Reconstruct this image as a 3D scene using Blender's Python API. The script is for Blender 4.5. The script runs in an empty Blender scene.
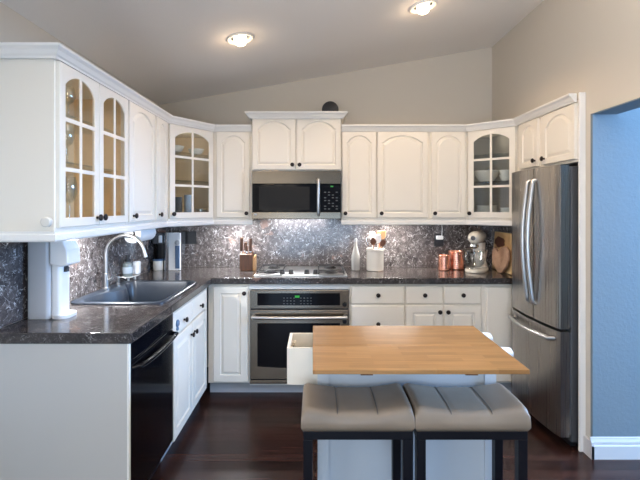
import bpy, bmesh, math, random
from mathutils import Vector, Matrix
random.seed(7)
SC = bpy.context.scene
COL = SC.collection
R = math.radians

# ------------------------------------------------------------------ camera, world, lights, exposure
cam = bpy.data.cameras.new('camera'); co = bpy.data.objects.new('camera', cam); COL.objects.link(co)
co.location = (0, 0, 1.465); co.rotation_euler = (R(90), 0, 0)
cam.sensor_width = 36; cam.lens = 430 / 640 * 36
cam.shift_x = 5 / 640; cam.shift_y = -33 / 640
cam.clip_start = 0.05
SC.camera = co
SC.cycles.transparent_max_bounces = 24; SC.cycles.diffuse_bounces = 6

wd = bpy.data.worlds.new('sky'); SC.world = wd; wd.use_nodes = True
wd.node_tree.nodes['Background'].inputs[0].default_value = (0.62, 0.78, 1, 1)
wd.node_tree.nodes['Background'].inputs[1].default_value = 0.6
SC.view_settings.view_transform = 'Standard'; SC.view_settings.look = 'None'
SC.view_settings.gamma = 1; SC.view_settings.exposure = 0.05
try: SC.view_settings.use_curve_mapping = False
except Exception: pass

def area(name, loc, rot, sx, sy, power, color, spread=180):
    l = bpy.data.lights.new(name, 'AREA'); l.shape = 'RECTANGLE'; l.size = sx; l.size_y = sy
    l.energy = power; l.color = color; l.spread = R(spread)
    o = bpy.data.objects.new(name, l); COL.objects.link(o); o.location = loc; o.rotation_euler = rot
    o['kind'] = 'helper'
    return o
# daylight through the glazed doors behind the camera and the window of the side room, plus added fill lights
area('rear_daylight', (.1, -3.05, .68), (R(-90), 0, R(180)), 2.3, 1.0, 58, (0.50, 0.72, 1.0))
for wx in (-1.15, -.84, -.55):
    area('rear_window', (wx, -3.1, 1.65), (R(-90), 0, R(180)), .16, 1.4, 3.5, (1, 0.90, .78))
area('left_fill', (-1.40, -1.1, 1.5), (0, R(-90), 0), 1.3, 1.9, 40, (0.90, 0.95, 1.0))  # added fill from the left; the wall here has no window
area('side_daylight', (4.15, 1.5, 1.98), (0, R(78), 0), .8, 1.8, 275, (0.30, 0.56, 1.0))
area('ceiling_fill', (.55, 1.0, 2.3), (R(180), 0, 0), 1.5, .5, 50, (1.0, .90, .80))  # added upward fill above the frame, brightens the ceiling; no such fixture

# ------------------------------------------------------------------ helpers
WL = {}
def tag(o, label=None, cat=None, group=None, kind=None):
    if label: o['label'] = label
    if cat: o['category'] = cat
    if group: o['group'] = group
    if kind: o['kind'] = kind
    return o
def thing(name, loc, label, cat, group=None):
    o = bpy.data.objects.new(name, None); COL.objects.link(o); o.location = loc
    o.empty_display_size = 0.05
    WL[o.name] = Vector(loc)
    return tag(o, label, cat, group)
def copy_tree(o, parent=None):
    c = o.copy(); COL.objects.link(c)
    if parent: c.parent = parent
    for ch in list(o.children): copy_tree(ch, c)
    return c

class MB:
    def __init__(s, M=None): s.bm = bmesh.new(); s.M = M or Matrix()
    def v(s, p): return s.bm.verts.new(s.M @ Vector(p))
    def face(s, vs):
        try: return s.bm.faces.new(vs)
        except ValueError: return None
    def box(s, x0, x1, y0, y1, z0, z1):
        p = [s.v((x, y, z)) for z in (z0, z1) for y in (y0, y1) for x in (x0, x1)]
        for f in ((0, 2, 3, 1), (4, 5, 7, 6), (0, 1, 5, 4), (2, 6, 7, 3), (0, 4, 6, 2), (1, 3, 7, 5)):
            s.face([p[i] for i in f])
        return s
    def loops(s, rings, cap0=True, cap1=True, closed=True):
        L = [[s.v(p) for p in r] for r in rings]
        n = len(L[0])
        for a, b in zip(L, L[1:]):
            for i in range(n if closed else n - 1):
                j = (i + 1) % n
                s.face([a[i], a[j], b[j], b[i]])
        if cap0: s.face(list(reversed(L[0])))
        if cap1: s.face(L[-1])
        return s
    def prism(s, poly, z0, z1):
        return s.loops([[(x, y, z0) for x, y in poly], [(x, y, z1) for x, y in poly]])
    def prism_y(s, poly, y0, y1):          # polygon in x,z
        return s.loops([[(x, y0, z) for x, z in poly], [(x, y1, z) for x, z in poly]])
    def lathe(s, prof, c, n=20, axis='Z', cap=True):
        rings = []
        for r, h in prof:
            ring = []
            for i in range(n):
                a = 2 * math.pi * i / n; x = r * math.cos(a); y = r * math.sin(a)
                if axis == 'Z': p = (c[0] + x, c[1] + y, c[2] + h)
                elif axis == 'Y': p = (c[0] + x, c[1] - h, c[2] + y)     # grows towards -y
                else: p = (c[0] + h, c[1] + x, c[2] + y)
                ring.append(p)
            rings.append(ring)
        return s.loops(rings, cap, cap)
    def tube(s, pts, r, n=10):
        pts = [Vector(p) for p in pts]; rings = []
        t = (pts[1] - pts[0]).normalized()
        up = Vector((0, 0, 1)) if abs(t.z) < .9 else Vector((1, 0, 0))
        u = t.cross(up).normalized()
        for i, p in enumerate(pts):
            if i == 0: d = pts[1] - pts[0]
            elif i == len(pts) - 1: d = pts[-1] - pts[-2]
            else: d = (pts[i + 1] - pts[i]).normalized() + (pts[i] - pts[i - 1]).normalized()
            d.normalize(); u = (u - d * u.dot(d)).normalized(); w = d.cross(u)
            rr = r[i] if isinstance(r, (list, tuple)) else r
            rings.append([tuple(p + u * (rr * math.cos(2 * math.pi * k / n)) + w * (rr * math.sin(2 * math.pi * k / n))) for k in range(n)])
        return s.loops(rings)
    def build(s, name, mat, parent=None, smooth=False, bevel=0, seg=2, autosmooth=None):
        bmesh.ops.recalc_face_normals(s.bm, faces=s.bm.faces)
        xs = [v.co for v in s.bm.verts]
        lo = Vector([min(c[i] for c in xs) for i in range(3)]); hi = Vector([max(c[i] for c in xs) for i in range(3)])
        org = Vector(((lo.x + hi.x) / 2, (lo.y + hi.y) / 2, lo.z))
        for v in s.bm.verts: v.co -= org
        me = bpy.data.meshes.new(name); s.bm.to_mesh(me); s.bm.free()
        o = bpy.data.objects.new(name, me); COL.objects.link(o)
        me.materials.append(mat)
        WL[o.name] = org
        if parent:
            o.parent = parent; o.location = org - WL[parent.name]
        else: o.location = org
        if smooth:
            for p in me.polygons: p.use_smooth = True
            if smooth != 'all':
                try: me.set_sharp_from_angle(angle=R(40))
                except Exception: pass
        if bevel:
            b = o.modifiers.new('edge', 'BEVEL'); b.width = bevel; b.segments = seg; b.limit_method = 'ANGLE'; b.angle_limit = R(40)
        return o
def BOX(*a): return MB().box(*a)
def frame(x, y, ang): return Matrix.Translation((x, y, 0)) @ Matrix.Rotation(ang, 4, 'Z')

# ------------------------------------------------------------------ materials
def mat(name, col, rough=.5, metal=0, spec=.5, coat=0, emit=None, estr=0, aniso=0):
    m = bpy.data.materials.new(name); m.use_nodes = True
    b = m.node_tree.nodes['Principled BSDF']
    b.inputs['Base Color'].default_value = (*col, 1); b.inputs['Roughness'].default_value = rough
    b.inputs['Metallic'].default_value = metal; b.inputs['Specular IOR Level'].default_value = spec
    b.inputs['Coat Weight'].default_value = coat
    if emit: b.inputs['Emission Color'].default_value = (*emit, 1); b.inputs['Emission Strength'].default_value = estr
    return m
class NT:
    def __init__(s, m): s.m = m; s.t = m.node_tree; s.b = s.t.nodes['Principled BSDF']
    def n(s, kind, **kw):
        x = s.t.nodes.new(kind)
        for k, v in kw.items():
            if k in x.inputs: x.inputs[k].default_value = v
            else: setattr(x, k, v)
        return x
    def l(s, a, b): s.t.links.new(a, b)
    def pos(s, scale=(1, 1, 1), rot=(0, 0, 0)):
        g = s.n('ShaderNodeNewGeometry'); mp = s.n('ShaderNodeMapping')
        mp.inputs['Scale'].default_value = scale; mp.inputs['Rotation'].default_value = rot
        s.l(g.outputs['Position'], mp.inputs['Vector']); return mp.outputs['Vector']
    def ramp(s, fac, stops):
        r = s.n('ShaderNodeValToRGB'); e = r.color_ramp.elements
        while len(e) < len(stops): e.new(.5)
        for i, (p, c) in enumerate(stops): e[i].position = p; e[i].color = (*c, 1) if len(c) == 3 else c
        s.l(fac, r.inputs['Fac']); return r.outputs['Color']
    def noise(s, vec, scale, detail=4, rough=.5, dist=0):
        x = s.n('ShaderNodeTexNoise', Scale=scale, Detail=detail, Roughness=rough, Distortion=dist)
        s.l(vec, x.inputs['Vector']); return x
    def mix(s, fac, a, b, mode='MIX'):
        x = s.n('ShaderNodeMix'); x.data_type = 'RGBA'; x.blend_type = mode
        for sock, val in ((x.inputs['Factor'], fac), (x.inputs['A'] if False else x.inputs[6], a), (x.inputs[7], b)):
            if hasattr(val, 'is_output') or isinstance(val, bpy.types.NodeSocket): s.l(val, sock)
            elif isinstance(val, (int, float)): sock.default_value = val
            else: sock.default_value = (*val, 1)
        return x.outputs[2]
    def bump(s, h, strength=.1, dist=.01):
        x = s.n('ShaderNodeBump', Strength=strength, Distance=dist); s.l(h, x.inputs['Height'])
        s.l(x.outputs['Normal'], s.b.inputs['Normal'])
    def base(s, c): s.l(c, s.b.inputs['Base Color'])

def wall_paint(name, col, rough=.75, bump=.12, sc=140):
    m = mat(name, col, rough, spec=.3); t = NT(m); p = t.pos()
    n = t.noise(p, sc, 3); t.bump(n.outputs['Fac'], bump, .004)
    big = t.noise(p, 1.3, 2)
    t.base(t.mix(big.outputs['Fac'], tuple(c * .97 for c in col), tuple(min(1, c * 1.03) for c in col)))
    return m
M = {}
M['cab'] = mat('cream_cabinet_paint', (.82, .77, .68), .38, spec=.45)
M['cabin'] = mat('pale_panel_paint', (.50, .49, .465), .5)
M['lining'] = mat('tan_wood_lining', (.74, .54, .31), .55)
M['lining2'] = mat('grey_brown_lining', (.62, .50, .37), .55)
M['lining3'] = mat('pale_grey_lining', (.30, .285, .27), .5)
M['cart'] = mat('white_cart_paint', (.58, .63, .69), .4)
M['trimw'] = mat('white_trim_paint', (.84, .82, .78), .4)
M['basep'] = mat('baseboard_paint', (.62, .61, .60), .4)
M['toe'] = mat('grey_toe_board', (.42, .42, .43), .5)
M['wall'] = wall_paint('greige_wall_paint', (.60, .55, .475))
M['ceil'] = wall_paint('ceiling_paint', (.84, .82, .80), .8, .2, 90)
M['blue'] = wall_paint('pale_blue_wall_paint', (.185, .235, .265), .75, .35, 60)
M['knob'] = mat('dark_bronze', (.03, .022, .02), .3, .7)
M['black'] = mat('black_plastic', (.012, .012, .014), .35)
M['blackgl'] = mat('black_glass', (.004, .004, .006), .08, spec=.15)
M['bkdw'] = mat('black_gloss_enamel', (.004, .004, .006), .10, spec=.25)
M['bkwood'] = mat('black_painted_wood', (.006, .006, .009), .38, spec=.2)
M['chrome'] = mat('brushed_nickel', (.58, .57, .56), .30, 1)
M['white'] = mat('white_ceramic', (.72, .69, .63), .2, coat=.3)
M['whitep'] = mat('white_plastic', (.82, .83, .84), .35)
M['greyp'] = mat('light_grey_plastic', (.45, .46, .48), .4)
M['dgrey'] = mat('dark_grey_plastic', (.07, .075, .085), .4)
M['bluetank'] = mat('blue_tank_plastic', (.10, .17, .29), .2)
M['case'] = mat('dark_grey_fridge_case', (.10, .10, .105), .45, .3)
M['iron'] = mat('cast_iron', (.012, .012, .014), .5)
M['paper'] = mat('paper_towel', (.86, .86, .85), .9)
M['card'] = mat('brown_card', (.18, .11, .06), .8)
M['bulb'] = mat('lit_bulb', (1, .9, .75), .4, emit=(1, .80, .52), estr=14)
M['led'] = mat('lit_strip', (1, 1, 1), .4, emit=(.92, .95, 1), estr=6)
M['green'] = mat('green_display', (0, .1, 0), .4, emit=(.05, .6, .08), estr=.45)
M['grey_mark'] = mat('grey_button_print', (.09, .095, .10), .5)
M['window'] = mat('microwave_window_mesh', (.022, .021, .020), .5, spec=.12)
M['sink'] = mat('blue_grey_composite', (.020, .028, .042), .32)
M['wspoon'] = mat('brown_wood_spoon', (.12, .042, .018), .5)
M['lspoon'] = mat('pale_wood', (.46, .26, .12), .5)
M['orange'] = mat('orange_wood', (.42, .15, .06), .5)
M['dessert'] = mat('clear_soap', (.16, .19, .19), .12)
M['copper'] = mat('copper', (.86, .40, .28), .24, .92)
M['silver'] = mat('silver_metal', (.72, .72, .72), .2, 1)
M['cream_metal'] = mat('pearl_mixer_enamel', (.72, .67, .58), .22, .15, coat=.5)
M['frost'] = mat('frosted_white_glass', (.46, .45, .43), .15)
M['plate'] = mat('grey_blue_crockery', (.40, .46, .52), .25)
M['linen'] = mat('pale_crockery', (.74, .73, .68), .25)

def steel(name, col, rough, axis):
    m = mat(name, col, rough, 1); t = NT(m)
    s = {'X': (1.5, 260, 260), 'Z': (260, 260, 1.5), 'Y': (260, 1.5, 260)}[axis]
    n = t.noise(t.pos(s), 1.0, 2)
    r = t.n('ShaderNodeMapRange'); r.inputs['To Min'].default_value = rough - .03; r.inputs['To Max'].default_value = rough + .03
    t.l(n.outputs['Fac'], r.inputs['Value']); t.l(r.outputs['Result'], t.b.inputs['Roughness'])
    return m
M['steelh'] = steel('brushed_steel_wide', (.245, .21, .172), .25, 'X')
M['steelm'] = steel('bronzed_steel_wide', (.155, .128, .098), .22, 'X')
M['steelv'] = steel('brushed_steel_tall', (.40, .375, .35), .28, 'Z')

def marble(name, dark, mid, vein, rough, amt=1.0):
    m = mat(name, mid, rough, spec=.5); t = NT(m); p = t.pos((1, 1, 1), (.4, .3, .5))
    def warp(sc, k):
        n = t.noise(p, sc, 5, .6); w = t.n('ShaderNodeVectorMath', operation='MULTIPLY_ADD')
        t.l(n.outputs['Color'], w.inputs[0]); w.inputs[1].default_value = (k, k, k); t.l(p, w.inputs[2]); return w.outputs[0]
    pw = warp(8, .13)
    n1 = t.noise(pw, 22, 8, .74)
    c = t.ramp(n1.outputs['Fac'], [(.32, dark), (.56, mid), (.74, tuple(c * 2.6 for c in mid))])
    for sc, wd, lo, k, gs in ((24, .035, .53, .9, 22), (50, .06, .53, .6, 40), (9, .010, .50, 1.0, 9)):
        vo = t.n('ShaderNodeTexVoronoi', Scale=sc); vo.feature = 'DISTANCE_TO_EDGE'; t.l(pw, vo.inputs['Vector'])
        v = t.ramp(vo.outputs['Distance'], [(0, (amt * k,) * 3), (wd, (0, 0, 0))])
        g = t.noise(p, gs, 4, .6); gr = t.ramp(g.outputs['Fac'], [(lo, (0, 0, 0)), (lo + .10, (1, 1, 1))])
        c = t.mix(t.mix(1.0, v, gr, 'MULTIPLY'), c, vein)
    n4 = t.noise(pw, 60, 6, .7); sp = t.ramp(n4.outputs['Fac'], [(.60, (0, 0, 0)), (.68, (amt * .6,) * 3)])
    c = t.mix(sp, c, vein)
    n3 = t.noise(pw, 5, 3); pk = t.ramp(n3.outputs['Fac'], [(.66, (0, 0, 0)), (.70, (.5, .5, .5))])
    c = t.mix(pk, c, (.32, .19, .15))
    t.base(c); return m
M['splash'] = marble('grey_brown_marble_tile', (.020, .016, .016), (.088, .074, .072), (.80, .77, .76), .16, 1.0)
M['counter'] = marble('dark_brown_marble', (.015, .012, .011), (.046, .038, .036), (.46, .43, .42), .14, .75)

def floor_mat():
    m = mat('dark_espresso_floorboards', (.05, .02, .014), .24, spec=.35); t = NT(m); p = t.pos()
    br = t.n('ShaderNodeTexBrick'); t.l(p, br.inputs['Vector'])
    br.inputs['Scale'].default_value = 1; br.inputs['Brick Width'].default_value = 1.1; br.inputs['Row Height'].default_value = .075
    br.inputs['Mortar Size'].default_value = .0022; br.offset = .37
    br.inputs['Color1'].default_value = (.020, .009, .007, 1); br.inputs['Color2'].default_value = (.055, .022, .015, 1)
    br.inputs['Mortar'].default_value = (.004, .002, .002, 1)
    gr = t.noise(t.pos((2.5, 60, 60)), 1, 5); g = t.ramp(gr.outputs['Fac'], [(.3, (.6, .6, .6)), (.7, (1.25, 1.2, 1.2))])
    t.base(t.mix(1.0, br.outputs['Color'], g, 'MULTIPLY'))
    wv = t.noise(t.pos((1.2, 14, 14)), 1, 2)
    t.bump(wv.outputs['Fac'], .25, .006)
    return m
M['floor'] = floor_mat()
def butcher():
    m = mat('butcher_block', (.6, .36, .17), .36, spec=.4); t = NT(m); p = t.pos()
    br = t.n('ShaderNodeTexBrick'); t.l(p, br.inputs['Vector'])
    br.inputs['Scale'].default_value = 1; br.inputs['Brick Width'].default_value = .22; br.inputs['Row Height'].default_value = .034
    br.inputs['Mortar Size'].default_value = .0004; br.offset = .43
    br.inputs['Color1'].default_value = (.28, .142, .048, 1); br.inputs['Color2'].default_value = (.385, .205, .076, 1)
    br.inputs['Mortar'].default_value = (.30, .13, .045, 1)
    gr = t.noise(t.pos((7, 120, 120)), 1, 5); g = t.ramp(gr.outputs['Fac'], [(.3, (.82, .80, .76)), (.7, (1.1, 1.1, 1.1))])
    t.base(t.mix(1.0, br.outputs['Color'], g, 'MULTIPLY')); return m
M['butcher'] = butcher()
def wood(name, a, b, scale, rough=.45):
    m = mat(name, a, rough); t = NT(m); n = t.noise(t.pos(scale), 1, 6, .6, .6)
    t.base(t.ramp(n.outputs['Fac'], [(.3, a), (.7, b)])); return m
M['block'] = wood('brown_block_wood', (.055, .021, .009), (.15, .058, .024), (30, 30, 5))
M['board'] = wood('burl_board_wood', (.30, .17, .11), (.50, .31, .20), (9, 9, 14))
M['boardl'] = wood('yellow_board_wood', (.62, .40, .18), (.74, .52, .27), (20, 20, 4))
M['boardd'] = wood('dark_knot_wood', (.08, .025, .012), (.16, .055, .025), (20, 20, 20))
def leather():
    m = mat('taupe_leather', (.26, .215, .17), .42, spec=.5); t = NT(m); p = t.pos()
    n = t.noise(p, 320, 3); t.bump(n.outputs['Fac'], .25, .002)
    b = t.noise(p, 5, 3); t.base(t.ramp(b.outputs['Fac'], [(.3, (.225, .172, .125)), (.7, (.29, .225, .165))])); return m
M['leather'] = leather()
M['seam'] = mat('dark_seam_thread', (.10, .09, .08), .6)
def clear(name, tint=(.95, .97, .97), ior=1.45, rough=.02, gl=1.0):
    m = bpy.data.materials.new(name); m.use_nodes = True; t = m.node_tree; t.nodes.clear()
    out = t.nodes.new('ShaderNodeOutputMaterial'); mx = t.nodes.new('ShaderNodeMixShader')
    tr = t.nodes.new('ShaderNodeBsdfTransparent'); g = t.nodes.new('ShaderNodeBsdfGlossy'); lw = t.nodes.new('ShaderNodeLayerWeight'); pw = t.nodes.new('ShaderNodeMath'); pw.operation = 'POWER'; pw.inputs[1].default_value = 5; f = t.nodes.new('ShaderNodeMapRange')
    tr.inputs[0].default_value = (*tint, 1); g.inputs['Roughness'].default_value = rough; lw.inputs['Blend'].default_value = .5; f.inputs['To Min'].default_value = ((ior - 1) / (ior + 1)) ** 2; t.links.new(lw.outputs['Facing'], pw.inputs[0]); t.links.new(pw.outputs[0], f.inputs['Value'])
    t.links.new(f.outputs[0], mx.inputs[0]); t.links.new(tr.outputs[0], mx.inputs[1]); t.links.new(g.outputs[0], mx.inputs[2])
    t.links.new(mx.outputs[0], out.inputs[0]); return m
M['shelfg'] = clear('shelf_glass', (.95, .97, .96), 1.6, .08)
M['pane'] = clear('cabinet_glass')
M['glass'] = clear('drinking_glass', (.94, .96, .97), 2.3, .05)

# ------------------------------------------------------------------ setting
WX0, WX1, WY, RY = -1.428, 1.62, 3.935, -3.2
CZ = lambda x: 2.646 + .1745 * x
OY = 2.51          # jamb of the side opening
HZ = 2.006         # opening head
def S(mb, name, m, **k): return tag(mb.build(name, m, **k), kind='structure')
S(BOX(WX0 - .2, 4.4, RY - .2, WY + .15, -.08, 0), 'floor', M['floor'])
S(MB().prism_y([(WX0 - .15, CZ(WX0 - .15)), (WX1 + .145, CZ(WX1 + .145)), (WX1 + .145, CZ(WX1 + .145) + .1), (WX0 - .15, CZ(WX0 - .15) + .1)], RY, WY + .12), 'ceiling', M['ceil'])
S(MB().prism_y([(WX0 - .12, 0), (2.6, 0), (2.6, CZ(1.76)), (WX1 + .145, CZ(WX1 + .145)), (WX0 - .12, CZ(WX0 - .12))], WY, WY + .12), 'wall_back', M['wall'])
S(BOX(WX0 - .12, WX0, RY, WY, 0, CZ(WX0)), 'wall_left', M['wall'])
wr = MB()
hx = WX1 + .145
wr.box(WX1, hx, 3.29, WY, 0, CZ(WX1))                       # beside the counter
wr.box(WX1, hx, 2.575, 3.29, 2.13, CZ(WX1))                 # above the fridge recess
wr.box(WX1, hx, OY + .02, 2.575, 0, CZ(WX1))                # pier by the opening
wr.box(WX1, hx, .3, OY + .02, HZ + .006, CZ(WX1))           # header over the opening
wr.box(WX1, hx, RY, .3, 0, CZ(WX1))
S(wr, 'wall_right', M['wall'])
S(BOX(WX1 + .001, hx, .3, OY, HZ, HZ + .006), 'trim_1', M['blue'])
S(BOX(WX1 + .001, 4.3, OY, OY + .02, 0, 2.5), 'wall_side_room', M['blue'])
S(BOX(hx, 4.3, OY + .02, 2.575, 0, 2.5), 'wall_recess_side', M['wall'])
S(BOX(2.3, 2.42, 2.575, WY, 0, 2.5), 'wall_recess_back', M['wall'])
S(BOX(hx, 2.3, 3.29, 3.36, 0, 2.5), 'wall_recess_far', M['wall'])
S(BOX(hx, 4.4, RY, 2.575, 2.5, 2.6), 'ceiling_side_room', M['ceil'])
sr = MB(); sr.box(4.2, 4.3, RY, .6, 0, 2.5); sr.box(4.2, 4.3, 2.4, OY, 0, 2.5); sr.box(4.2, 4.3, .6, 2.4, 0, 1.55); sr.box(4.2, 4.3, .6, 2.4, 2.42, 2.5)
S(sr, 'wall_side_room_window', M['wall'])
rw = MB(); rw.box(WX0 - .12, -1.05, RY - .1, RY, 0, 2.6); rw.box(1.25, 4.3, RY - .1, RY, 0, 2.95); rw.box(-1.05, 1.25, RY - .1, RY, 2.2, 2.7)
S(rw, 'wall_rear', M['wall'])
# base moulding on the blue wall
S(MB().loops([[(x, OY - d, z) for d, z in ((0, 0), (.016, 0), (.016, .075), (.012, .082), (.012, .098), (.006, .112), (.004, .122), (0, .124))] for x in (WX1 - .015, 4.2)]), 'baseboard_side_room', M['basep'])
S(BOX(WX1 - .016, WX1, OY - .016, 2.57, 0, .10), 'baseboard_right', M['basep'])
# tall white end panel at the wall beside the fridge
S(BOX(1.583, 1.6195, 2.571, 2.588, 0, 2.153), 'trim_2', M['trimw'], bevel=.003)
# marble splash
S(BOX(WX0 + .008, WX1 - .008, WY - .008, WY, .92, 1.40), 'backsplash_back', M['splash'])
S(BOX(WX0, WX0 + .008, 1.86, WY, .92, 1.375), 'backsplash_left', M['splash'])
S(BOX(WX1 - .008, WX1, 3.30, WY, .92, 1.375), 'backsplash_right', M['splash'])

# ------------------------------------------------------------------ ceiling downlights
def downlight(name, x, y, label, power):
    z = CZ(x); t = thing(name, (x, y, z), label, 'ceiling light', 'recessed ceiling lights')
    T = Matrix.Translation((x, y, z)) @ Matrix.Rotation(-math.atan(.1745), 4, 'Y')
    b = MB(T); b.lathe([(.088, -.001), (.09, -.006), (.082, -.012), (.068, -.010), (.062, -.001)], (0, 0, 0), 32); b.build('trim_ring', M['trimw'], t, smooth=True)
    b = MB(T); b.lathe([(.066, -.0015), (.062, -.004), (.044, -.0042), (.042, -.0015)], (0, 0, 0), 28); b.build('reflector', M['silver'], t, smooth=True)
    b = MB(T); b.lathe([(.040, -.004), (.042, -.016), (.037, -.034), (.024, -.046), (.008, -.050)], (0, 0, 0), 24); b.build('bulb', M['bulb'], t, smooth=True)
    l = bpy.data.lights.new('bulb_light', 'SPOT'); l.spot_size = R(150); l.spot_blend = .5; l.energy = power; l.color = (1, .69, .42); l.shadow_soft_size = .05
    o = bpy.data.objects.new('bulb_light', l); COL.objects.link(o); o.parent = t; o.location = (0, 0, -.06)
    l = bpy.data.lights.new('bulb_glow', 'POINT'); l.energy = .8; l.color = (1, .69, .42); l.shadow_soft_size = .03
    o = bpy.data.objects.new('bulb_glow', l); COL.objects.link(o); o.parent = t; o.location = (0, 0, -.07)
    return t
downlight('ceiling_light', -.486, 2.789, 'lit recessed ceiling light over the sink end of the kitchen', 12)
downlight('ceiling_light', .70, 2.789, 'lit recessed ceiling light on the fridge side of the sloped ceiling', 27)
for i, (x, y) in enumerate(((-.486, .9), (.70, .9))):  # two added fill spots above the frame, without fixtures
    l = bpy.data.lights.new('room_fill', 'SPOT'); l.spot_size = R(150); l.spot_blend = .5; l.energy = 2; l.color = (1, .74, .5); l.shadow_soft_size = .08
    o = bpy.data.objects.new('room_fill', l); COL.objects.link(o); o.location = (x, y, CZ(x) - .1)

# ------------------------------------------------------------------ cabinet doors
def contour(x0, x1, z0, z1, rise, d=0, k=20, a=.87, sh=.07):
    x0 += d; x1 -= d; z0 += d; z1 -= d
    zs = z1 - rise
    pts = [(x0, z0), (x1, z0)]
    for i in range(k + 1):
        u = 1 - 2 * i / k
        w = min(1, abs(u) / (1 - sh))
        f = (math.sqrt(1 - (a * w) ** 2) - math.sqrt(1 - a * a)) / (1 - math.sqrt(1 - a * a))
        pts.append(((x0 + x1) / 2 + u * (x1 - x0) / 2, zs + rise * f))
    return pts
def outer(x0, x1, z0, z1, d=0, k=20):
    x0 += d; x1 -= d; z0 += d; z1 -= d
    return [(x0, z0), (x1, z0)] + [((x0 + x1) / 2 + (1 - 2 * i / k) * (x1 - x0) / 2, z1) for i in range(k + 1)]
def Y(c, y): return [(x, y, z) for x, z in c]
T = .02
def knob(F, x, z, parent, y=-T):
    b = MB(F); b.lathe([(.007, 0), (.006, .010), (.010, .013), (.0165, .017), (.0165, .023), (.012, .027), (.004, .028)], (x, y, z), 16, 'Y')
    return b.build('knob', M['knob'], parent, smooth=True)
def door(F, x0, x1, z0, z1, parent, kind='arch', kn=None, rise=None, stile=.052, name='door', m=None):
    m = m or M['cab']; w = x1 - x0
    b = MB(F)
    if kind == 'arch': stile = .039
    if rise is None: rise = .058
    if kind == 'slab':
        b.loops([Y(outer(x0, x1, z0, z1), -.0), Y(outer(x0, x1, z0, z1), -T + .006), Y(outer(x0, x1, z0, z1, .007), -T)])
        o = b.build(name, m, parent)
    elif kind in ('arch', 'rect'):
        rz = rise if kind == 'arch' else 0
        a = (x0 + stile, x1 - stile, z0 + stile, z1 - stile * .75 if kind == 'arch' else z1 - stile)
        sq = lambda d: contour(*a, rz, d) if kind == 'arch' else outer(*a, d)
        b.loops([Y(outer(x0, x1, z0, z1), 0), Y(outer(x0, x1, z0, z1), -T + .003), Y(outer(x0, x1, z0, z1, .003), -T),
                 Y(sq(0), -T), Y(sq(.004), -T + .009), Y(sq(.009), -T + .010), Y(sq(.026), -T + .001)])
        o = b.build(name, m, parent)
    else:
        a = (x0 + stile, x1 - stile, z0 + stile, z1 - stile * .85)
        gc = lambda d: contour(*a, rise, d, a=.78, sh=0)
        rings = [Y(outer(x0, x1, z0, z1), 0), Y(outer(x0, x1, z0, z1), -T + .003), Y(outer(x0, x1, z0, z1, .003), -T),
                 Y(gc(0), -T), Y(gc(.002), -T + .005), Y(gc(-.012), -T + .0055), Y(gc(-.012), 0)]
        b.loops(rings + [rings[0]], False, False)
        bmesh.ops.remove_doubles(b.bm, verts=b.bm.verts, dist=1e-6)
        o = b.build(name, m, parent)
        g = MB(F); g.loops([Y(gc(-.0115), -T + .0060), Y(gc(-.0115), -T + .0095)]); g.build('glass_pane', M['pane'], o)
        mu = MB(F); xm = (x0 + x1) / 2; hb = .009
        mu.box(xm - hb, xm + hb, -T + .0005, -T + .0054, a[2], a[3])
        for zz in (1.632, 1.853):
            mu.box(a[0], xm - hb, -T + .0005, -T + .0054, zz - hb, zz + hb); mu.box(xm + hb, a[1], -T + .0005, -T + .0054, zz - hb, zz + hb)
        mu.build('muntin', m, o)
    if kn: knob(F, kn[0], kn[1], o)
    return o

DB, DT, KZ = 1.375, 2.095, 1.412       # wall cabinet door bottom, top, knob height
CB, CT = 1.36, 2.112                    # wall cabinet box
UD = .325                               # depth behind the doors
FB = frame(0, 3.625, 0)                 # back run, face frame plane
FL = frame(-1.118, 0, R(90))            # sink run
FR = frame(1.587, 0, R(-90))            # fridge run
def wall_cab(label, F, x0, x1, doors, z0=CB, z1=CT, depth=UD - .017, loc=None, mat_='cab'):
    c = F @ Vector(((x0 + x1) / 2, depth / 2, z0))
    t = thing('wall_cabinet', c, label, 'cabinet')
    b = MB(F); b.box(x0 + .0008, x1 - .0008, 0.0, depth, z0, z1); b.build('carcass', M[mat_], t, bevel=.002)
    for d in doors: door(F, parent=t, **d)
    return t
def D(x0, x1, kx=None, z0=DB, z1=DT, kind='arch', kz=KZ, **k):
    return dict(x0=x0, x1=x1, z0=z0, z1=z1, kind=kind, kn=(kx, kz) if kx is not None else None, **k)

# back run
wall_cab('narrow single door wall cabinet between the corner glass cabinet and the microwave', FB, -.861, -.529, [D(-.826, -.548, -.572)], depth=.305)
wall_cab('narrow single door wall cabinet directly beside the microwave, knob at its lower microwave side', FB, .221, .519, [D(.228, .514, .254)], depth=.305)
wall_cab('widest single door wall cabinet, above the utensil crock', FB, .519, .963, [D(.524, .945, .556)], depth=.305)
wall_cab('narrow single door wall cabinet beside the corner cabinet with stacked bowls', FB, .963, 1.289, [D(.9765, 1.264, 1.002)], depth=.305)
FM = frame(0, 3.59, 0)
mw = wall_cab('short double door cabinet mounted above the microwave', FM, -.527, .219,
    [D(-.520, -.163, -.188, z0=1.775, z1=2.208, kz=1.815, rise=.065), D(-.150, .211, -.128, z0=1.775, z1=2.208, kz=1.815, rise=.065)], z0=1.765, z1=2.222, depth=.34)
# sink run (local x = world Y)
wall_cab('single door wall cabinet beside the double glass cabinet over the sink', FL, 2.538, 2.968, [D(2.552, 2.958, 2.60)], depth=.302)
wall_cab('very narrow wall cabinet door next to the corner glass cabinet above the sink', FL, 2.97, 3.250, [D(2.988, 3.211, 3.03)], depth=.302)
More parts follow.
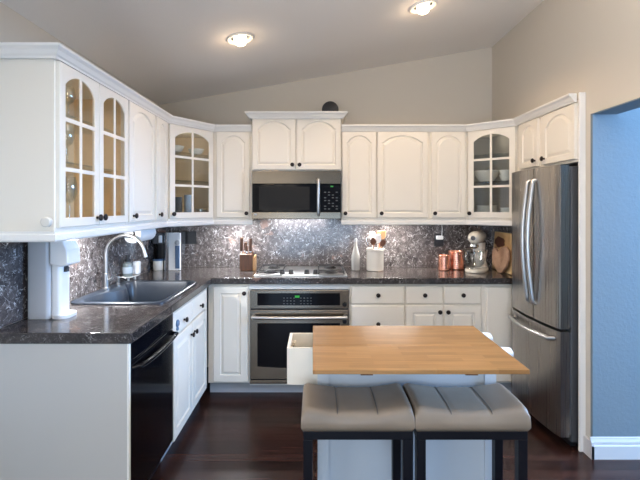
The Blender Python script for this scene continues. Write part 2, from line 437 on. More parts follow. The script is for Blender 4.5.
# over the fridge (local x = -Y)
wall_cab('short double door cabinet mounted above the steel fridge', FR, -3.362, -2.590,
    [D(-3.292, -3.034, -3.062, z0=1.755, z1=2.092, kz=1.795, rise=.05, stile=.045), D(-2.966, -2.598, -2.938, z0=1.755, z1=2.092, kz=1.795, rise=.06, stile=.05)], z0=1.738, z1=2.112, depth=.55)

# glass double cabinet over the sink
SHZ = (1.668, 1.89)
t = thing('glass_cabinet', (-1.27, 2.19, CB), 'white double door glass cabinet over the sink, holding wine glasses', 'cabinet')
b = MB(); xa, xb, ya, yb = WX0 + .009, -1.118, 1.842, 2.536
b.box(xa, xb, ya, ya + .016, CB, CT); b.box(xa, xb, yb - .016, yb, CB, CT)
b.box(xa, xb, ya + .016, yb - .016, CB, CB + .016); b.box(xa, xb, ya + .016, yb - .016, CT - .016, CT)
b.box(xa, xa + .006, ya + .016, yb - .016, CB + .016, CT - .016)
b.build('carcass', M['cab'], t)
b = MB(); e = .0165
b.box(xa + .0065, xa + .010, ya + e, yb - e, CB + e, CT - e); b.box(xa + .010, xb - .02, ya + e, ya + e + .003, CB + e, CT - e); b.box(xa + .010, xb - .02, yb - e - .003, yb - e, CB + e, CT - e)
b.box(xa + .010, xb - .02, ya + e + .003, yb - e - .003, CB + e, CB + e + .003)
b.build('lining', M['lining'], t)
for z in SHZ: BOX(xa + .011, xb - .035, ya + e + .004, yb - e - .004, z, z + .008).build('shelf', M['shelfg'], t)
door(FL, 1.853, 2.188, DB, DT, t, 'glass', (2.166, KZ), rise=.055, stile=.040)
door(FL, 2.194, 2.53, DB, DT, t, 'glass', (2.216, KZ), rise=.055, stile=.040)
# small white peg on its end panel
b = MB(); b.lathe([(.012, .0), (.012, .012), (.021, .014), (.022, .030), (.018, .034), (.004, .035)], (-1.135, 1.841, 1.402), 20, 'Y')
b.build('end_knob', M['white'], t, smooth=True)['label'] = 'small round white knob on the end panel'

def fill_puck(t, x, y, power, col=(1, .86, .66)):  # added lamp, made up to brighten the inside of a corner cabinet
    b = MB(); b.lathe([(.030, 0), (.030, -.008), (.024, -.010), (.004, -.010)], (x, y, CT - .0205), 18); o = b.build('fill_puck_case', M['whitep'], t, smooth=True)
    l = bpy.data.lights.new('fill_puck_light', 'POINT'); l.energy = power; l.color = col; l.shadow_soft_size = .03
    q = bpy.data.objects.new('fill_puck_light', l); COL.objects.link(q); q.parent = t; q.location = Vector((x, y, CT - .05)) - WL[t.name]
for yy in (1.866,):  # added strip and its light behind the stile, brighten the cabinet inside
    BOX(-1.136, -1.128, yy - .005, yy + .005, CB + .03, CT - .05).build('fill_strip_case', M['whitep'], t)
    l = area('strip_light', (0, 0, 0), (0, R(90), R(0)), 0.66, .012, 1.7, (1, .84, .62)); l.parent = t; l.location = Vector((-1.1375, yy, (CB + CT) / 2)) - WL[t.name]
# diagonal corner glass cabinets
def corner_cab(label, P0, P1, corner, lin, parent_shelves=SHZ):
    P0, P1 = Vector(P0), Vector(P1); d = P1 - P0; L = d.length; ang = math.atan2(d.y, d.x)
    F = frame(P0.x, P0.y, ang)
    n = Vector((-d.y, d.x)).normalized()           # inwards
    q0, q1 = P0 + n * .02, P1 + n * .02
    cx, cy = corner
    left = cx < 0
    poly = [q0, q1, Vector((q1.x, cy)), Vector((cx, cy)), Vector((cx, q0.y))] if left else [q0, q1, Vector((cx, q1.y)), Vector((cx, cy)), Vector((q0.x, cy))]
    t = thing('corner_glass_cabinet', ((P0.x + cx) / 2, (P1.y + cy) / 2, CB), label, 'cabinet')
    b = MB(); pl = [(p.x, p.y) for p in poly]
    b.prism(pl, CB, CB + .016); b.prism(pl, CT - .016, CT)
    fx0, fx1 = -.004, L + .004
    st = .02
    for (a0, a1, z0, z1) in ((fx0, fx0 + st, CB + .016, CT - .016), (fx1 - st, fx1, CB + .016, CT - .016)):
        MB(F).box(a0, a1, .021, .036, z0, z1).build('face_stile', M['cab'], t)
    # side and back panels
    th = .008
    def panel(bb, p, q, off, z0, z1):
        dd = (q - p).normalized(); nn = Vector((-dd.y, dd.x))
        bb.prism([(p.x, p.y), (q.x, q.y), (q.x + nn.x * off, q.y + nn.y * off), (p.x + nn.x * off, p.y + nn.y * off)], z0, z1)
    for i in range(1, 5):
        panel(b, poly[i], poly[(i + 1) % 5], th, CB + .016, CT - .016)
    b.build('carcass', M['cab'], t)
    b = MB()
    cpt = sum(poly, Vector((0, 0))) / 5
    inn = [cpt + (p - cpt) * .955 for p in poly]
    for i in range(1, 5): panel(b, inn[i], inn[(i + 1) % 5], .003, CB + .0165, CT - .0165)
    b.build('lining', lin, t)
    sh = [cpt + (p - cpt) * .92 for p in poly]
    sh[0] -= Vector((0, 0)); 
    for z in parent_shelves: MB().prism([(p.x, p.y) for p in sh], z, z + .008).build('shelf', M['shelfg'], t)
    fill_puck(t, cpt.x, cpt.y, .9 if left else .6)
    return t, F, L, cpt
tl, Fd, Ld, cl = corner_cab('corner glass door cabinet above the drinks machine, pale dishes on its top shelf', (-1.098, 3.242), (-.847, 3.605), (WX0 + .009, WY - .009), M['lining2'])
door(Fd @ Matrix.Translation((0, .02, 0)), .006, Ld - .006, DB, DT, tl, 'glass', (.030, KZ), rise=.055, stile=.046)
trr, Fe, Le, cr = corner_cab('corner glass door cabinet with stacked bowls, between back wall and fridge', (1.278, 3.605), (1.567, 3.352), (WX1 - .009, WY - .009), M['lining3'])
door(Fe @ Matrix.Translation((0, .02, 0)), .004, Le - .004, DB, DT, trr, 'glass', (.024, KZ), rise=.05, stile=.046)

# crown moulding and light rail follow the fronts
def offset_path(path, d):
    out = []; n = len(path)
    P = [Vector(p) for p in path]
    for i in range(n):
        ns = []
        if i > 0: e = (P[i] - P[i - 1]).normalized(); ns.append(Vector((e.y, -e.x)))
        if i < n - 1: e = (P[i + 1] - P[i]).normalized(); ns.append(Vector((e.y, -e.x)))
        if len(ns) == 1: m = ns[0]
        else: m = (ns[0] + ns[1]); m = m / (m.dot(ns[0]))
        out.append(P[i] + m * d)
    return out
def mould(path, prof, name, m, parent=None):
    b = MB(); rings = []
    paths = {d: offset_path(path, d) for d in set(p[0] for p in prof)}
    for i in range(len(path)):
        rings.append([(paths[d][i].x, paths[d][i].y, z) for d, z in prof])
    b.loops(rings); return b.build(name, m, parent)
CROWN = [(0.001, 2.098), (.016, 2.098), (.018, 2.106), (.026, 2.112), (.036, 2.128), (.046, 2.136), (.050, 2.140), (.050, 2.15), (.001, 2.15)]
# path runs with the outside on its right-hand side
pl = [(-1.425, 1.839), (-1.115, 1.839), (-1.115, 3.236), (-.857, 3.618), (-.529, 3.618)]
pr = [(.221, 3.618), (1.272, 3.618), (1.578, 3.350), (1.578, 2.589)]
t = thing('crown_moulding', (-1.1, 2.7, 2.098), 'white crown moulding along the cabinets over the sink and round the corner', 'moulding')
mould(pl, CROWN, 'moulding_run', M['trimw'], t)
t = thing('crown_moulding', (1.0, 3.55, 2.098), 'cream crown moulding from the microwave cabinet to above the fridge', 'moulding')
mould(pr, CROWN, 'moulding_run', M['trimw'], t)
MC = [(d * 1.0, z + .099) for d, z in CROWN]
mould([(-.527, 3.92), (-.527, 3.568), (.219, 3.568), (.219, 3.92)], MC, 'crown', M['trimw'], mw)
RAIL = [(-.014, 1.315), (.004, 1.315), (.010, 1.322), (.010, 1.345), (.005, 1.350), (.005, 1.3595), (-.014, 1.3595)]
t = thing('light_rail', (-1.1, 2.7, 1.315), 'white light rail under the cabinets over the sink and round the corner', 'moulding')
mould(pl, RAIL, 'moulding_run', M['trimw'], t)
t = thing('light_rail', (.9, 3.6, 1.315), 'cream light rail under the wall cabinets between microwave and fridge', 'moulding')
mould(pr[:2] + [(1.578, 3.350)], RAIL, 'moulding_run', M['trimw'], t)

# slim lit strips under the wall cabinets
def strip(label, x0, x1, y0, y1, power, col=(.95, .97, 1)):
    t = thing('under_cabinet_light', ((x0 + x1) / 2, (y0 + y1) / 2, 1.359), label, 'light', None)
    BOX(x0, x1, y0, y1, 1.345, 1.3598).build('housing', M['whitep'], t)
    BOX(x0 + .004, x1 - .004, y0 + .004, y1 - .004, 1.342, 1.345).build('diffuser', M['led'], t)
    l = area('strip_light', (0, 0, 0), (0, 0, 0), max(x1 - x0, .02), max(y1 - y0, .02), power, col); l.parent = t; l.location = (0, 0, -.022)
strip('lit strip light under the glass cabinets over the sink', -1.27, -1.24, 2.25, 2.65, 13)
strip('lit strip light under the narrow cabinet above the knife block', -.80, -.57, 3.70, 3.73, 11)
strip('lit strip light under the wide cabinet above the utensil crock', .45, .85, 3.70, 3.73, 10, (1, .96, .92))

# ------------------------------------------------------------------ microwave
t = thing('microwave', (-.152, 3.73, 1.366), 'steel and black over-the-range microwave above the cooktop', 'microwave')
BOX(-.518, .212, 3.57, 3.925, 1.372, 1.7635).build('body', M['black'], t)
BOX(-.520, .214, 3.540, 3.5695, 1.655, 1.7635).build('vent_panel', M['steelm'], t, bevel=.004)
b = BOX(-.520, .214, 3.540, 3.5695, 1.366, 1.424); o = b.build('lower_panel', M['steelm'], t, bevel=.004)
BOX(-.502, -.478, 3.5385, 3.5398, 1.398, 1.410).build('badge', M['greyp'], o)
dr = BOX(-.518, .012, 3.545, 3.5695, 1.4245, 1.6545).build('door', M['blackgl'], t, bevel=.003)
BOX(-.462, -.045, 3.5435, 3.5448, 1.442, 1.632).build('window', M['window'], dr)
b = MB(); b.tube([(.028, 3.546, 1.690), (.028, 3.515, 1.684), (.028, 3.512, 1.66), (.028, 3.512, 1.42), (.028, 3.515, 1.408), (.028, 3.5405, 1.40)], .0135, 12); b.build('handle', M['chrome'], dr, smooth=True)
cp = BOX(.045, .212, 3.545, 3.5695, 1.4245, 1.6545).build('control_panel', M['blackgl'], t, bevel=.003)
for r in range(7):
    for c in range(4):
        if (r + c) % 3 != 2:
            BOX(.075 + c * .032, .092 + c * .032, 3.5438, 3.5448, 1.445 + r * .023, 1.453 + r * .023).build('key', M['grey_mark'], cp)
BOX(.128, .150, 3.5438, 3.5448, 1.630, 1.640).build('clock_display', M['green'], cp)
lp = BOX(-.40, .10, 3.84, 3.90, 1.369, 1.3715).build('task_lamp', M['led'], t)
l = area('task_light', (0, 0, 0), (0, 0, 0), 0.48, .06, 3.2, (.9, .95, 1)); l.parent = t; l.location = (0, .14, -.001)

# ------------------------------------------------------------------ base cabinets
CTZ, CUB = .92, .872
def carcass(t, F, x0, x1, depth, z0=.098, z1=CUB - .0005, hollow=False, toe=True, m='cab'):
    b = MB(F)
    if hollow:
        b.box(x0, x0 + .016, 0.016, depth, z0, .68); b.box(x1 - .016, x1, 0.016, depth, z0, .68); b.box(x0 + .016, x1 - .016, 0.016, depth, z0, z0 + .016)
        b.box(x0, x1, 0, .0155, z0, z1)
    else: b.box(x0, x1, 0, depth, z0, z1)
    b.build('carcass', M[m], t)
    if toe:
        MB(F).box(x0, x1, .055, .072, 0, z0 - .0005).build('toe_kick', M['toe'], t)
FBB = frame(0, 3.345, 0); FLB = frame(-.83, 0, R(90))
t = thing('base_cabinet', (-.65, 3.63, 0), 'white single door base cabinet between the sink run and the oven', 'cabinet')
carcass(t, FBB, -.829, -.512, .57); door(FBB, -.785, -.522, .112, .848, t, 'rect', (-.545, .800))
t = thing('base_cabinet', (.49, 3.63, 0), 'cream base cabinet of wide stacked drawers beside the oven', 'cabinet')
carcass(t, FBB, .272, .698, .57)
for z0, z1, kz in ((.715, .852, .785), (.43, .702, .563), (.112, .417, .26)): door(FBB, .280, .692, z0, z1, t, 'slab', (.487, kz), name='drawer')
t = thing('base_cabinet', (.99, 3.63, 0), 'cream base cabinet with two small drawers over a pair of panelled doors', 'cabinet')
carcass(t, FBB, .699, 1.294, .57)
for a0, a1 in ((.704, .990), (1.000, 1.286)): door(FBB, a0, a1, .715, .852, t, 'slab', ((a0 + a1) / 2, .785), name='drawer')
door(FBB, .704, .990, .112, .700, t, 'rect', (.963, .655)); door(FBB, 1.000, 1.286, .112, .700, t, 'rect', (1.026, .655))
t = thing('base_cabinet', (1.45, 3.63, 0), 'plain cream corner panel at the base next to the fridge', 'cabinet')
carcass(t, FBB, 1.295, 1.6, .57); door(FBB, 1.330, 1.598, .112, .845, t, 'slab')
# oven housing
t = thing('oven_housing', (-.12, 3.63, 0), 'white base housing around the built-in oven', 'cabinet')
b = BOX(-.511, -.5065, 3.345, 3.91, .098, CUB - .0005); b.box(.2665, .271, 3.345, 3.91, .098, CUB - .0005); b.box(-.5065, .2665, 3.345, 3.36, .826, CUB - .0005); b.box(-.5065, .2665, 3.345, 3.91, .08, .0945)
b.build('carcass', M['trimw'], t); BOX(-.511, .271, 3.40, 3.417, 0, .0795).build('toe_kick', M['toe'], t)
# sink base
t = thing('sink_cabinet', (-1.1, 2.85, 0), 'white sink base cabinet with two false fronts over two panelled doors', 'cabinet')
carcass(t, FLB, 2.466, 3.3, .57, hollow=True)
door(FLB, 2.476, 2.836, .715, .852, t, 'slab', (2.655, .770), name='false_front'); door(FLB, 2.850, 3.215, .715, .852, t, 'slab', (3.03, .770), name='false_front')
door(FLB, 2.476, 2.838, .112, .700, t, 'rect', (2.805, .632)); door(FLB, 2.850, 3.215, .112, .700, t, 'rect', (2.882, .632))
b = MB(FLB); b.lathe([(.020, 0), (.022, .006), (.016, .012), (.004, .013)], (2.522, -T, .783), 18, 'Y'); b.lathe([(.012, 0), (.013, .006), (.009, .010), (.003, .011)], (2.522, -T, .752), 14, 'Y')
o = b.build('latch', M['bluetank'], t, smooth=True); o['label'] = 'dark blue oval latch beside the dishwasher'
# end panel of the sink run
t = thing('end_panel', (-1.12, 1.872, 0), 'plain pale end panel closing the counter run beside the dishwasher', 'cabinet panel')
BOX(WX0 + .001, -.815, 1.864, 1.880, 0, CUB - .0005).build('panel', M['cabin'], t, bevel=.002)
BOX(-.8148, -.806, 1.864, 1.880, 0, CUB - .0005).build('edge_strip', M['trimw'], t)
# dishwasher
t = thing('dishwasher', (-1.1, 2.17, 0), 'glossy black dishwasher under the counter end', 'dishwasher')
BOX(-1.40, -.846, 1.884, 2.462, .10, .70).build('body', M['black'], t)
dd = BOX(-.845, -.812, 1.884, 2.462, .13, .765).build('door', M['bkdw'], t, bevel=.006)
BOX(-.845, -.812, 1.884, 2.462, .768, .868).build('control_panel', M['bkdw'], t, bevel=.006)
b = MB(); b.tube([(-.812, 1.905, .748), (-.785, 1.93, .752)] + [(-.778 + .0 * i, 1.93 + .49 * i / 8, .752 - .012 * math.sin(math.pi * i / 8)) for i in range(9)] + [(-.785, 2.42, .752), (-.812, 2.445, .748)], .012, 10); b.build('handle', M['bkdw'], dd, smooth=True)
BOX(-.90, -.885, 1.884, 2.462, 0, .129).build('toe_kick', M['black'], t)

# ------------------------------------------------------------------ counter
def cells(xs, ys, keep, z0, z1):
    b = MB(); V = {}
    def g(i, j, k):
        if (i, j, k) not in V: V[(i, j, k)] = b.v((xs[i], ys[j], (z0, z1)[k]))
        return V[(i, j, k)]
    inc = {(i, j) for i in range(len(xs) - 1) for j in range(len(ys) - 1) if keep((xs[i] + xs[i + 1]) / 2, (ys[j] + ys[j + 1]) / 2)}
    for i, j in inc:
        b.face([g(i, j, 1), g(i + 1, j, 1), g(i + 1, j + 1, 1), g(i, j + 1, 1)]); b.face([g(i, j, 0), g(i, j + 1, 0), g(i + 1, j + 1, 0), g(i + 1, j, 0)])
        for (di, dj, a, c) in ((-1, 0, (i, j), (i, j + 1)), (1, 0, (i + 1, j + 1), (i + 1, j)), (0, -1, (i + 1, j), (i, j)), (0, 1, (i, j + 1), (i + 1, j + 1))):
            if (i + di, j + dj) not in inc: b.face([g(*a, 0), g(*c, 0), g(*c, 1), g(*a, 1)])
    return b
SX0, SX1, SY0, SY1 = -1.365, -.862, 2.42, 3.095
CX = -.793
cb = cells([WX0 + .0085, SX0, SX1, CX, WX1 - .0085], [1.86, SY0, SY1, 3.30, WY - .0085],
           lambda x, y: (x < CX or y > 3.30) and not (SX0 < x < SX1 and SY0 < y < SY1), CUB, CTZ)
o = cb.build('worktop', M['counter'], bevel=.005, seg=3)
tag(o, 'dark brown marble worktop running along the sink and back walls', 'worktop')

# ------------------------------------------------------------------ sink and tap
t = thing('sink', (-1.12, 2.76, CTZ), 'dark blue-grey drop-in sink in the marble worktop', 'sink')
def rr(x0, x1, y0, y1, r, k=6):
    pts = []
    for cx, cy, a0 in ((x1 - r, y0 + r, -90), (x1 - r, y1 - r, 0), (x0 + r, y1 - r, 90), (x0 + r, y0 + r, 180)):
        for i in range(k + 1):
            a = R(a0 + 90 * i / k); pts.append((cx + r * math.cos(a), cy + r * math.sin(a)))
    return pts
def bowl_pts(d, n=72):
    # bowl outline: straight on the room side, swelling past the tap ledge on the wall side
    pts = []
    for i in range(n):
        y = 2.43 + d + (.655 - 2 * d) * i / (n - 1)
        f = max(0.0, min(1.0, (y - 2.44) / .05)); g = max(0.0, min(1.0, (3.08 - y) / .05))
        pts.append(y)
    y0, y1 = 2.425 + d, 3.085 - d
    out = rr(0, 1, 0, 1, .1)
    res = []
    for u, v in rr(0, 1, 0, 1, .12, 8):
        y = y0 + (y1 - y0) * v
        bump = .10 * math.exp(-((y - 2.80) / .13) ** 2)
        xl = -1.335 + d + bump; xr = -.872 - d
        res.append((xl + (xr - xl) * u, y))
    # refine the wall side so the ledge curve reads
    fine = []
    for (a, b_) in zip(res, res[1:] + res[:1]):
        fine.append(a)
        if abs(a[1] - b_[1]) > .2:
            for k in range(1, 12):
                y = a[1] + (b_[1] - a[1]) * k / 12
                if a[0] < -1.1: fine.append((-1.335 + d + .10 * math.exp(-((y - 2.80) / .13) ** 2), y))
                else: fine.append((a[0], y))
        elif abs(a[0] - b_[0]) > .2:
            for k in range(1, 6): fine.append((a[0] + (b_[0] - a[0]) * k / 6, a[1]))
    return fine
base = bowl_pts(0)
cxs, cys = -1.11, 2.757
def rim_out(d=0, x0=-1.395, x1=-.838, y0=2.392, y1=3.122):
    out = []
    for x, y in base:
        # project from the bowl outline to the rounded rim rectangle by angle
        dx, dy = x - cxs, y - cys
        hx_, hy_ = ((x1 - d - cxs) if dx > 0 else (cxs - x0 - d)), ((y1 - d - cys) if dy > 0 else (cys - y0 - d))
        m = max(abs(dx) / hx_, abs(dy) / hy_)
        p = 9
        m = (abs(dx / hx_) ** p + abs(dy / hy_) ** p) ** (1 / p)
        out.append((cxs + dx / m, cys + dy / m))
    return out
Z = lambda c, z: [(x, y, z) for x, y in c]
b = MB()
b.loops([Z(rim_out(0), CTZ + .0004), Z(rim_out(0), CTZ + .008), Z(rim_out(.006), CTZ + .013), Z(bowl_pts(-.008), CTZ + .013), Z(bowl_pts(0), CTZ + .010), Z(bowl_pts(.012), CTZ - .03),
         Z(bowl_pts(.025), CTZ - .17), Z(bowl_pts(.06), CTZ - .195)], False, True)
b.build('basin', M['sink'], t, smooth=True)
b = MB(); b.lathe([(.040, 0), (.040, .003), (.028, .003), (.025, .001)], (-1.11, 2.76, CTZ - .1945), 24); b.build('drain', M['chrome'], t, smooth=True)
t = thing('tap', (-1.37, 2.81, CTZ + .013), 'tall brushed steel gooseneck tap standing behind the sink', 'tap')
fx, fy = -1.365, 2.81; z0 = CTZ + .0135
b = MB(); b.lathe([(.026, 0), (.026, .006), (.019, .010), (.018, .095), (.0135, .10)], (fx, fy, z0), 20); b.build('base', M['chrome'], t, smooth=True)
pts = [(fx, fy, z0 + .0995), (fx, fy, 1.155)]
for i in range(1, 15):
    a = math.pi * (1 - i / 14 * .93); pts.append((fx + .125 + .125 * math.cos(a), fy, 1.155 + .125 * math.sin(a)))
e = Vector(pts[-1]); pts.append((e.x + .012, fy, e.z - .045))
b = MB(); b.tube(pts, [.0125] * (len(pts) - 2) + [.0115, .0125], 14); b.build('spout', M['chrome'], t, smooth=True)
b = MB(); b.tube([(fx + .018, fy - .0, z0 + .055), (fx + .045, fy - .01, z0 + .065), (fx + .062, fy - .015, z0 + .105)], [.009, .007, .006], 10); b.build('lever', M['chrome'], t, smooth=True)
t = thing('soap_dispenser', (-1.345, 2.90, CTZ + .013), 'small steel dispenser post beside the tap', 'soap dispenser')
b = MB(); b.lathe([(.017, 0), (.017, .008), (.011, .012), (.010, .045), (.013, .05), (.012, .06), (.003, .062)], (-1.335, 2.915, CTZ + .0135), 16); b.build('post', M['chrome'], t, smooth=True)
b = MB(); b.tube([(-1.335, 2.915, CTZ + .066), (-1.30, 2.915, CTZ + .070), (-1.285, 2.915, CTZ + .060)], .005, 8); b.build('nozzle', M['chrome'], t, smooth=True)

# soap tray with bottle and white carton behind the sink
tx, ty, tz = -1.366, 3.20, .955
t = thing('soap_tray', (tx, ty, CTZ), 'small white footed tray on the worktop behind the sink', 'tray')
b = MB(); b.loops([Z([(tx + .050 * math.cos(2 * math.pi * i / 32) * q, ty + .105 * math.sin(2 * math.pi * i / 32) * q) for i in range(32)], z) for q, z in ((.85, tz - .006), (1, tz - .002), (1.02, tz + .005), (.95, tz + .005), (.93, tz))]); b.build('dish', M['white'], t, smooth=True)
for dy_ in (-.055, .06):
    b = MB(); b.lathe([(.011, 0), (.008, .015), (.011, tz - .0065 - CTZ - .0004)], (tx, ty + dy_, CTZ + .0004), 12); b.build('foot', M['white'], t, smooth=True)
sx, sy = -1.374, 3.155
t = thing('soap_bottle', (sx, sy, tz), 'clear glass soap bottle with a dark top standing on the white tray', 'bottle')
b = MB(); b.lathe([(.032, 0), (.0345, .004), (.0345, .088), (.030, .098), (.016, .104), (.015, .110)], (sx, sy, tz + .0004), 22); b.build('body', M['dessert'], t, smooth=True)
b = MB(); b.lathe([(.024, 0), (.024, .018), (.010, .021), (.010, .034), (.016, .035), (.016, .048), (.004, .049)], (sx, sy, tz + .1108), 18); b.build('pump', M['black'], t, smooth=True)
b = MB(); b.lathe([(.0349, .025), (.0353, .026), (.0353, .070), (.0349, .071)], (sx, sy, tz + .0004), 22); b.build('label_band', M['plate'], t, smooth=True)
t = thing('sponge', (-1.35, 3.255, tz), 'white sponge block standing beside the soap bottle', 'sponge')
BOX(-1.372, -1.326, 3.225, 3.275, tz + .0054, tz + .100).build('block', M['whitep'], t, bevel=.008, seg=3)

# paper towel holder under the cabinets
t = thing('paper_towel_holder', (-1.23, 3.0, 1.358), 'grey paper towel holder fixed under the cabinet over the sink', 'holder')
px, pz, r0 = -1.215, 1.283, .058
for yy in (2.845, 3.145):
    BOX(px - .012, px + .012, yy - .003, yy + .003, pz - .010, 1.3596).build('bracket', M['chrome'], t, bevel=.002)
b = MB(); b.tube([(px, 2.849, pz), (px, 3.141, pz)], .007, 10); b.build('rod', M['chrome'], t, smooth=True)
t = thing('paper_towel_roll', (px, 3.0, pz), 'white paper towel roll hanging under the cabinet behind the tap', 'paper towel')
b = MB(); b.lathe([(.021, -.135), (r0, -.135), (r0, .135), (.021, .135), (.021, -.135)], (px, 2.995, pz), 32, 'Y', False); b.build('paper', M['paper'], t, smooth=True)
b = MB(); b.lathe([(.0205, -.1352), (.0205, .1352), (.018, .1352), (.018, -.1352), (.0205, -.1352)], (px, 2.995, pz), 24, 'Y', False); b.build('core', M['card'], t, smooth=True)

# sparkling water maker at the near end of the counter
t = thing('sparkling_water_maker', (-1.34, 2.15, CTZ), 'white and grey sparkling water maker at the near end of the worktop', 'appliance')
b = MB(); b.prism(rr(-1.402, -1.290, 2.085, 2.205, .02), CTZ + .0005, 1.302); b.build('column', M['greyp'], t, smooth=True)
b = MB(); b.prism(rr(-1.292, -1.245, 2.10, 2.19, .015), CTZ + .018, 1.18); b.build('front_spine', M['whitep'], t, smooth=True)
b = MB(); b.prism(rr(-1.292, -1.205, 2.085, 2.205, .04), CTZ + .0005, CTZ + .0175); b.build('foot', M['whitep'], t, smooth=True)
b = MB(); b.prism_y([(-1.2895, 1.185), (-1.235, 1.172), (-1.198, 1.185), (-1.203, 1.255), (-1.225, 1.302), (-1.2895, 1.302)], 2.088, 2.202); b.build('head', M['whitep'], t, bevel=.008, seg=3)
b = MB(); b.lathe([(.016, 0), (.014, .022), (.008, .03)], (-1.242, 2.145, 1.1435), 14); b.build('nozzle', M['black'], t, smooth=True)

# drinks machine in the back corner
t = thing('drinks_machine', (-1.30, 3.75, CTZ), 'silver and white drinks machine with blue tank in the worktop corner', 'appliance')
dy = 3.715
b = MB(); b.prism(rr(-1.305, -1.165, dy - .02, dy + .17, .03), CTZ + .0005, 1.245); b.build('body', M['silver'], t, smooth=True)
b = MB(); b.prism(rr(-1.255, -1.150, dy - .034, dy - .0205, .006), CTZ + .004, 1.243); b.build('front_panel', M['whitep'], t, smooth=True)
b = MB(); b.prism(rr(-1.195, -1.158, dy - .045, dy - .0345, .004), CTZ + .02, 1.135); b.build('tank', M['bluetank'], t, smooth=True)
b = MB(); b.lathe([(.022, 0), (.022, .008), (.014, .011), (.003, .012)], (-1.177, dy - .0345, 1.160), 18, 'Y'); b.build('dial', M['greyp'], t, smooth=True)
b = MB(); b.prism(rr(-1.408, -1.306, dy - .005, dy + .16, .02), 1.148, 1.236); b.build('head', M['dgrey'], t, smooth=True)
b = MB(); b.prism(rr(-1.395, -1.306, dy + .06, dy + .16, .02), CTZ + .0005, 1.1475); b.build('back_column', M['black'], t, smooth=True)
b = MB(); b.lathe([(.017, 0), (.017, .058), (.010, .062)], (-1.335, dy + .0, 1.158), 16); b.build('spigot', M['whitep'], t, smooth=True)
t = thing('canister', (-1.36, 3.72, CTZ), 'short white canister with a blue rim under the drinks machine head', 'canister')
b = MB(); b.lathe([(.040, 0), (.043, .004), (.043, .075), (.040, .080)], (-1.358, dy + .008, CTZ + .0005), 22); b.build('body', M['white'], t, smooth=True)
b = MB(); b.lathe([(.0445, 0), (.0445, .012), (.036, .016)], (-1.358, dy + .008, CTZ + .0812), 22); b.build('rim', M['bluetank'], t, smooth=True)

# wall sockets
def socket(x, z, label, w=.125):
    t = thing('wall_socket', (x, WY - .012, z), label, 'socket', None)
    b = BOX(x - w / 2, x + w / 2, WY - .0145, WY - .0085, z - .058, z + .058); b.build('plate', M['black'], t, bevel=.003)
    for dx in ((-.03, .03) if w > .1 else (0,)):
        BOX(x + dx - .017, x + dx + .017, WY - .0165, WY - .0148, z - .034, z + .034).build('outlet_face', M['black'], t)
socket(-1.145, 1.185, 'black double wall socket on the marble beside the drinks machine')
socket(1.13, 1.165, 'black wall socket on the marble above the copper canisters', .085)
t = thing('charger_plug', (1.13, WY - .03, 1.17), 'white charger plugged into the black socket above the copper canisters', 'charger')
BOX(1.100, 1.160, WY - .055, WY - .0170, 1.170, 1.205).build('body', M['whitep'], t, bevel=.006)
b = MB(); b.tube([(1.152, WY - .03, 1.2055), (1.155, WY - .03, 1.27), (1.150, WY - .03, 1.32), (1.12, WY - .03, 1.30), (1.095, WY - .03, 1.32), (1.10, WY - .03, 1.3595)], .003, 6); b.build('cable', M['whitep'], t, smooth=True)

# knife block
t = thing('knife_block', (-.58, 3.70, CTZ), 'brown wooden knife block standing beside the cooktop', 'knife block')
b = MB(); b.loops([[(x, y, z) for y, z in ((3.66, CTZ + .0005), (3.66, 1.06), (3.72, 1.085), (3.775, 1.05), (3.775, CTZ + .0005))] for x in (-.642, -.532)]); b.build('block', M['block'], t, bevel=.004)
b = MB(); b.loops([[(x, y, z) for y, z in ((3.665, CTZ + .0005), (3.665, 1.03), (3.77, 1.05), (3.77, CTZ + .0005))] for x in (-.5315, -.512)]); b.build('side_slot', M['lspoon'], t, bevel=.003)
klab = ['tallest knife, at the drinks machine end of the block', 'short knife in the middle of the wooden block', 'second tall knife, at the cooktop end of the block', 'small knife in front of the tall ones in the block']
for i, (x, y, h, tl_) in enumerate(((-.632, 3.70, .125, .0), (-.600, 3.715, .075, .0), (-.555, 3.70, .115, -.004), (-.585, 3.685, .055, 0))):
    zb = 1.085 if y > 3.70 else 1.078
    k = thing('knife', (x, y, zb), 'brown handled ' + klab[i], 'knife', 'knives in the block')
    b = MB(); b.prism(rr(x - .0125, x + .0125, y - .009, y + .009, .005, 3), zb + .006, zb + h); b.build('handle', M['block'], k, bevel=.003)
    BOX(x - .009, x + .009, y - .0015, y + .0015, zb - .10, zb + .0055).build('blade', M['silver'], k)

# cooktop
t = thing('cooktop', (-.12, 3.6, CTZ), 'steel gas cooktop with black grates set in the worktop', 'cooktop')
b = MB(); b.loops([Z(rr(-.485, .255, 3.375, 3.885, .02), CTZ + .0004), Z(rr(-.485, .255, 3.375, 3.885, .02), CTZ + .006), Z(rr(-.478, .248, 3.382, 3.878, .02), CTZ + .010)]); b.build('tray', M['chrome'], t, smooth=True)
bc = [(-.36, 3.50), (-.36, 3.76), (.13, 3.50), (.13, 3.76)]
for x, y in bc:
    b = MB(); b.lathe([(.055, 0), (.050, .008), (.040, .010), (.040, .018), (.034, .022), (.005, .023)], (x, y, CTZ + .0104), 20); b.build('burner', M['iron'], t, smooth=True)
for cx in (-.36, .13):
    b = MB(); z = CTZ + .026; h = .0045
    for x in (-.10, .10): b.box(cx + x - h, cx + x + h, 3.41, 3.85, z, z + .009)
    for y in (3.41, 3.85): b.box(cx - .10, cx + .10, y - h, y + h, z - .0005, z + .0085)
    for y in (3.50, 3.76): b.box(cx - .10, cx - .03, y - h, y + h, z, z + .009); b.box(cx + .03, cx + .10, y - h, y + h, z, z + .009)
    for x in (-.10, .10):
        for y in (3.41, 3.85): b.box(cx + x - h, cx + x + h, y - h, y + h, CTZ + .0105, z)
    b.build('grate', M['iron'], t, bevel=.002)
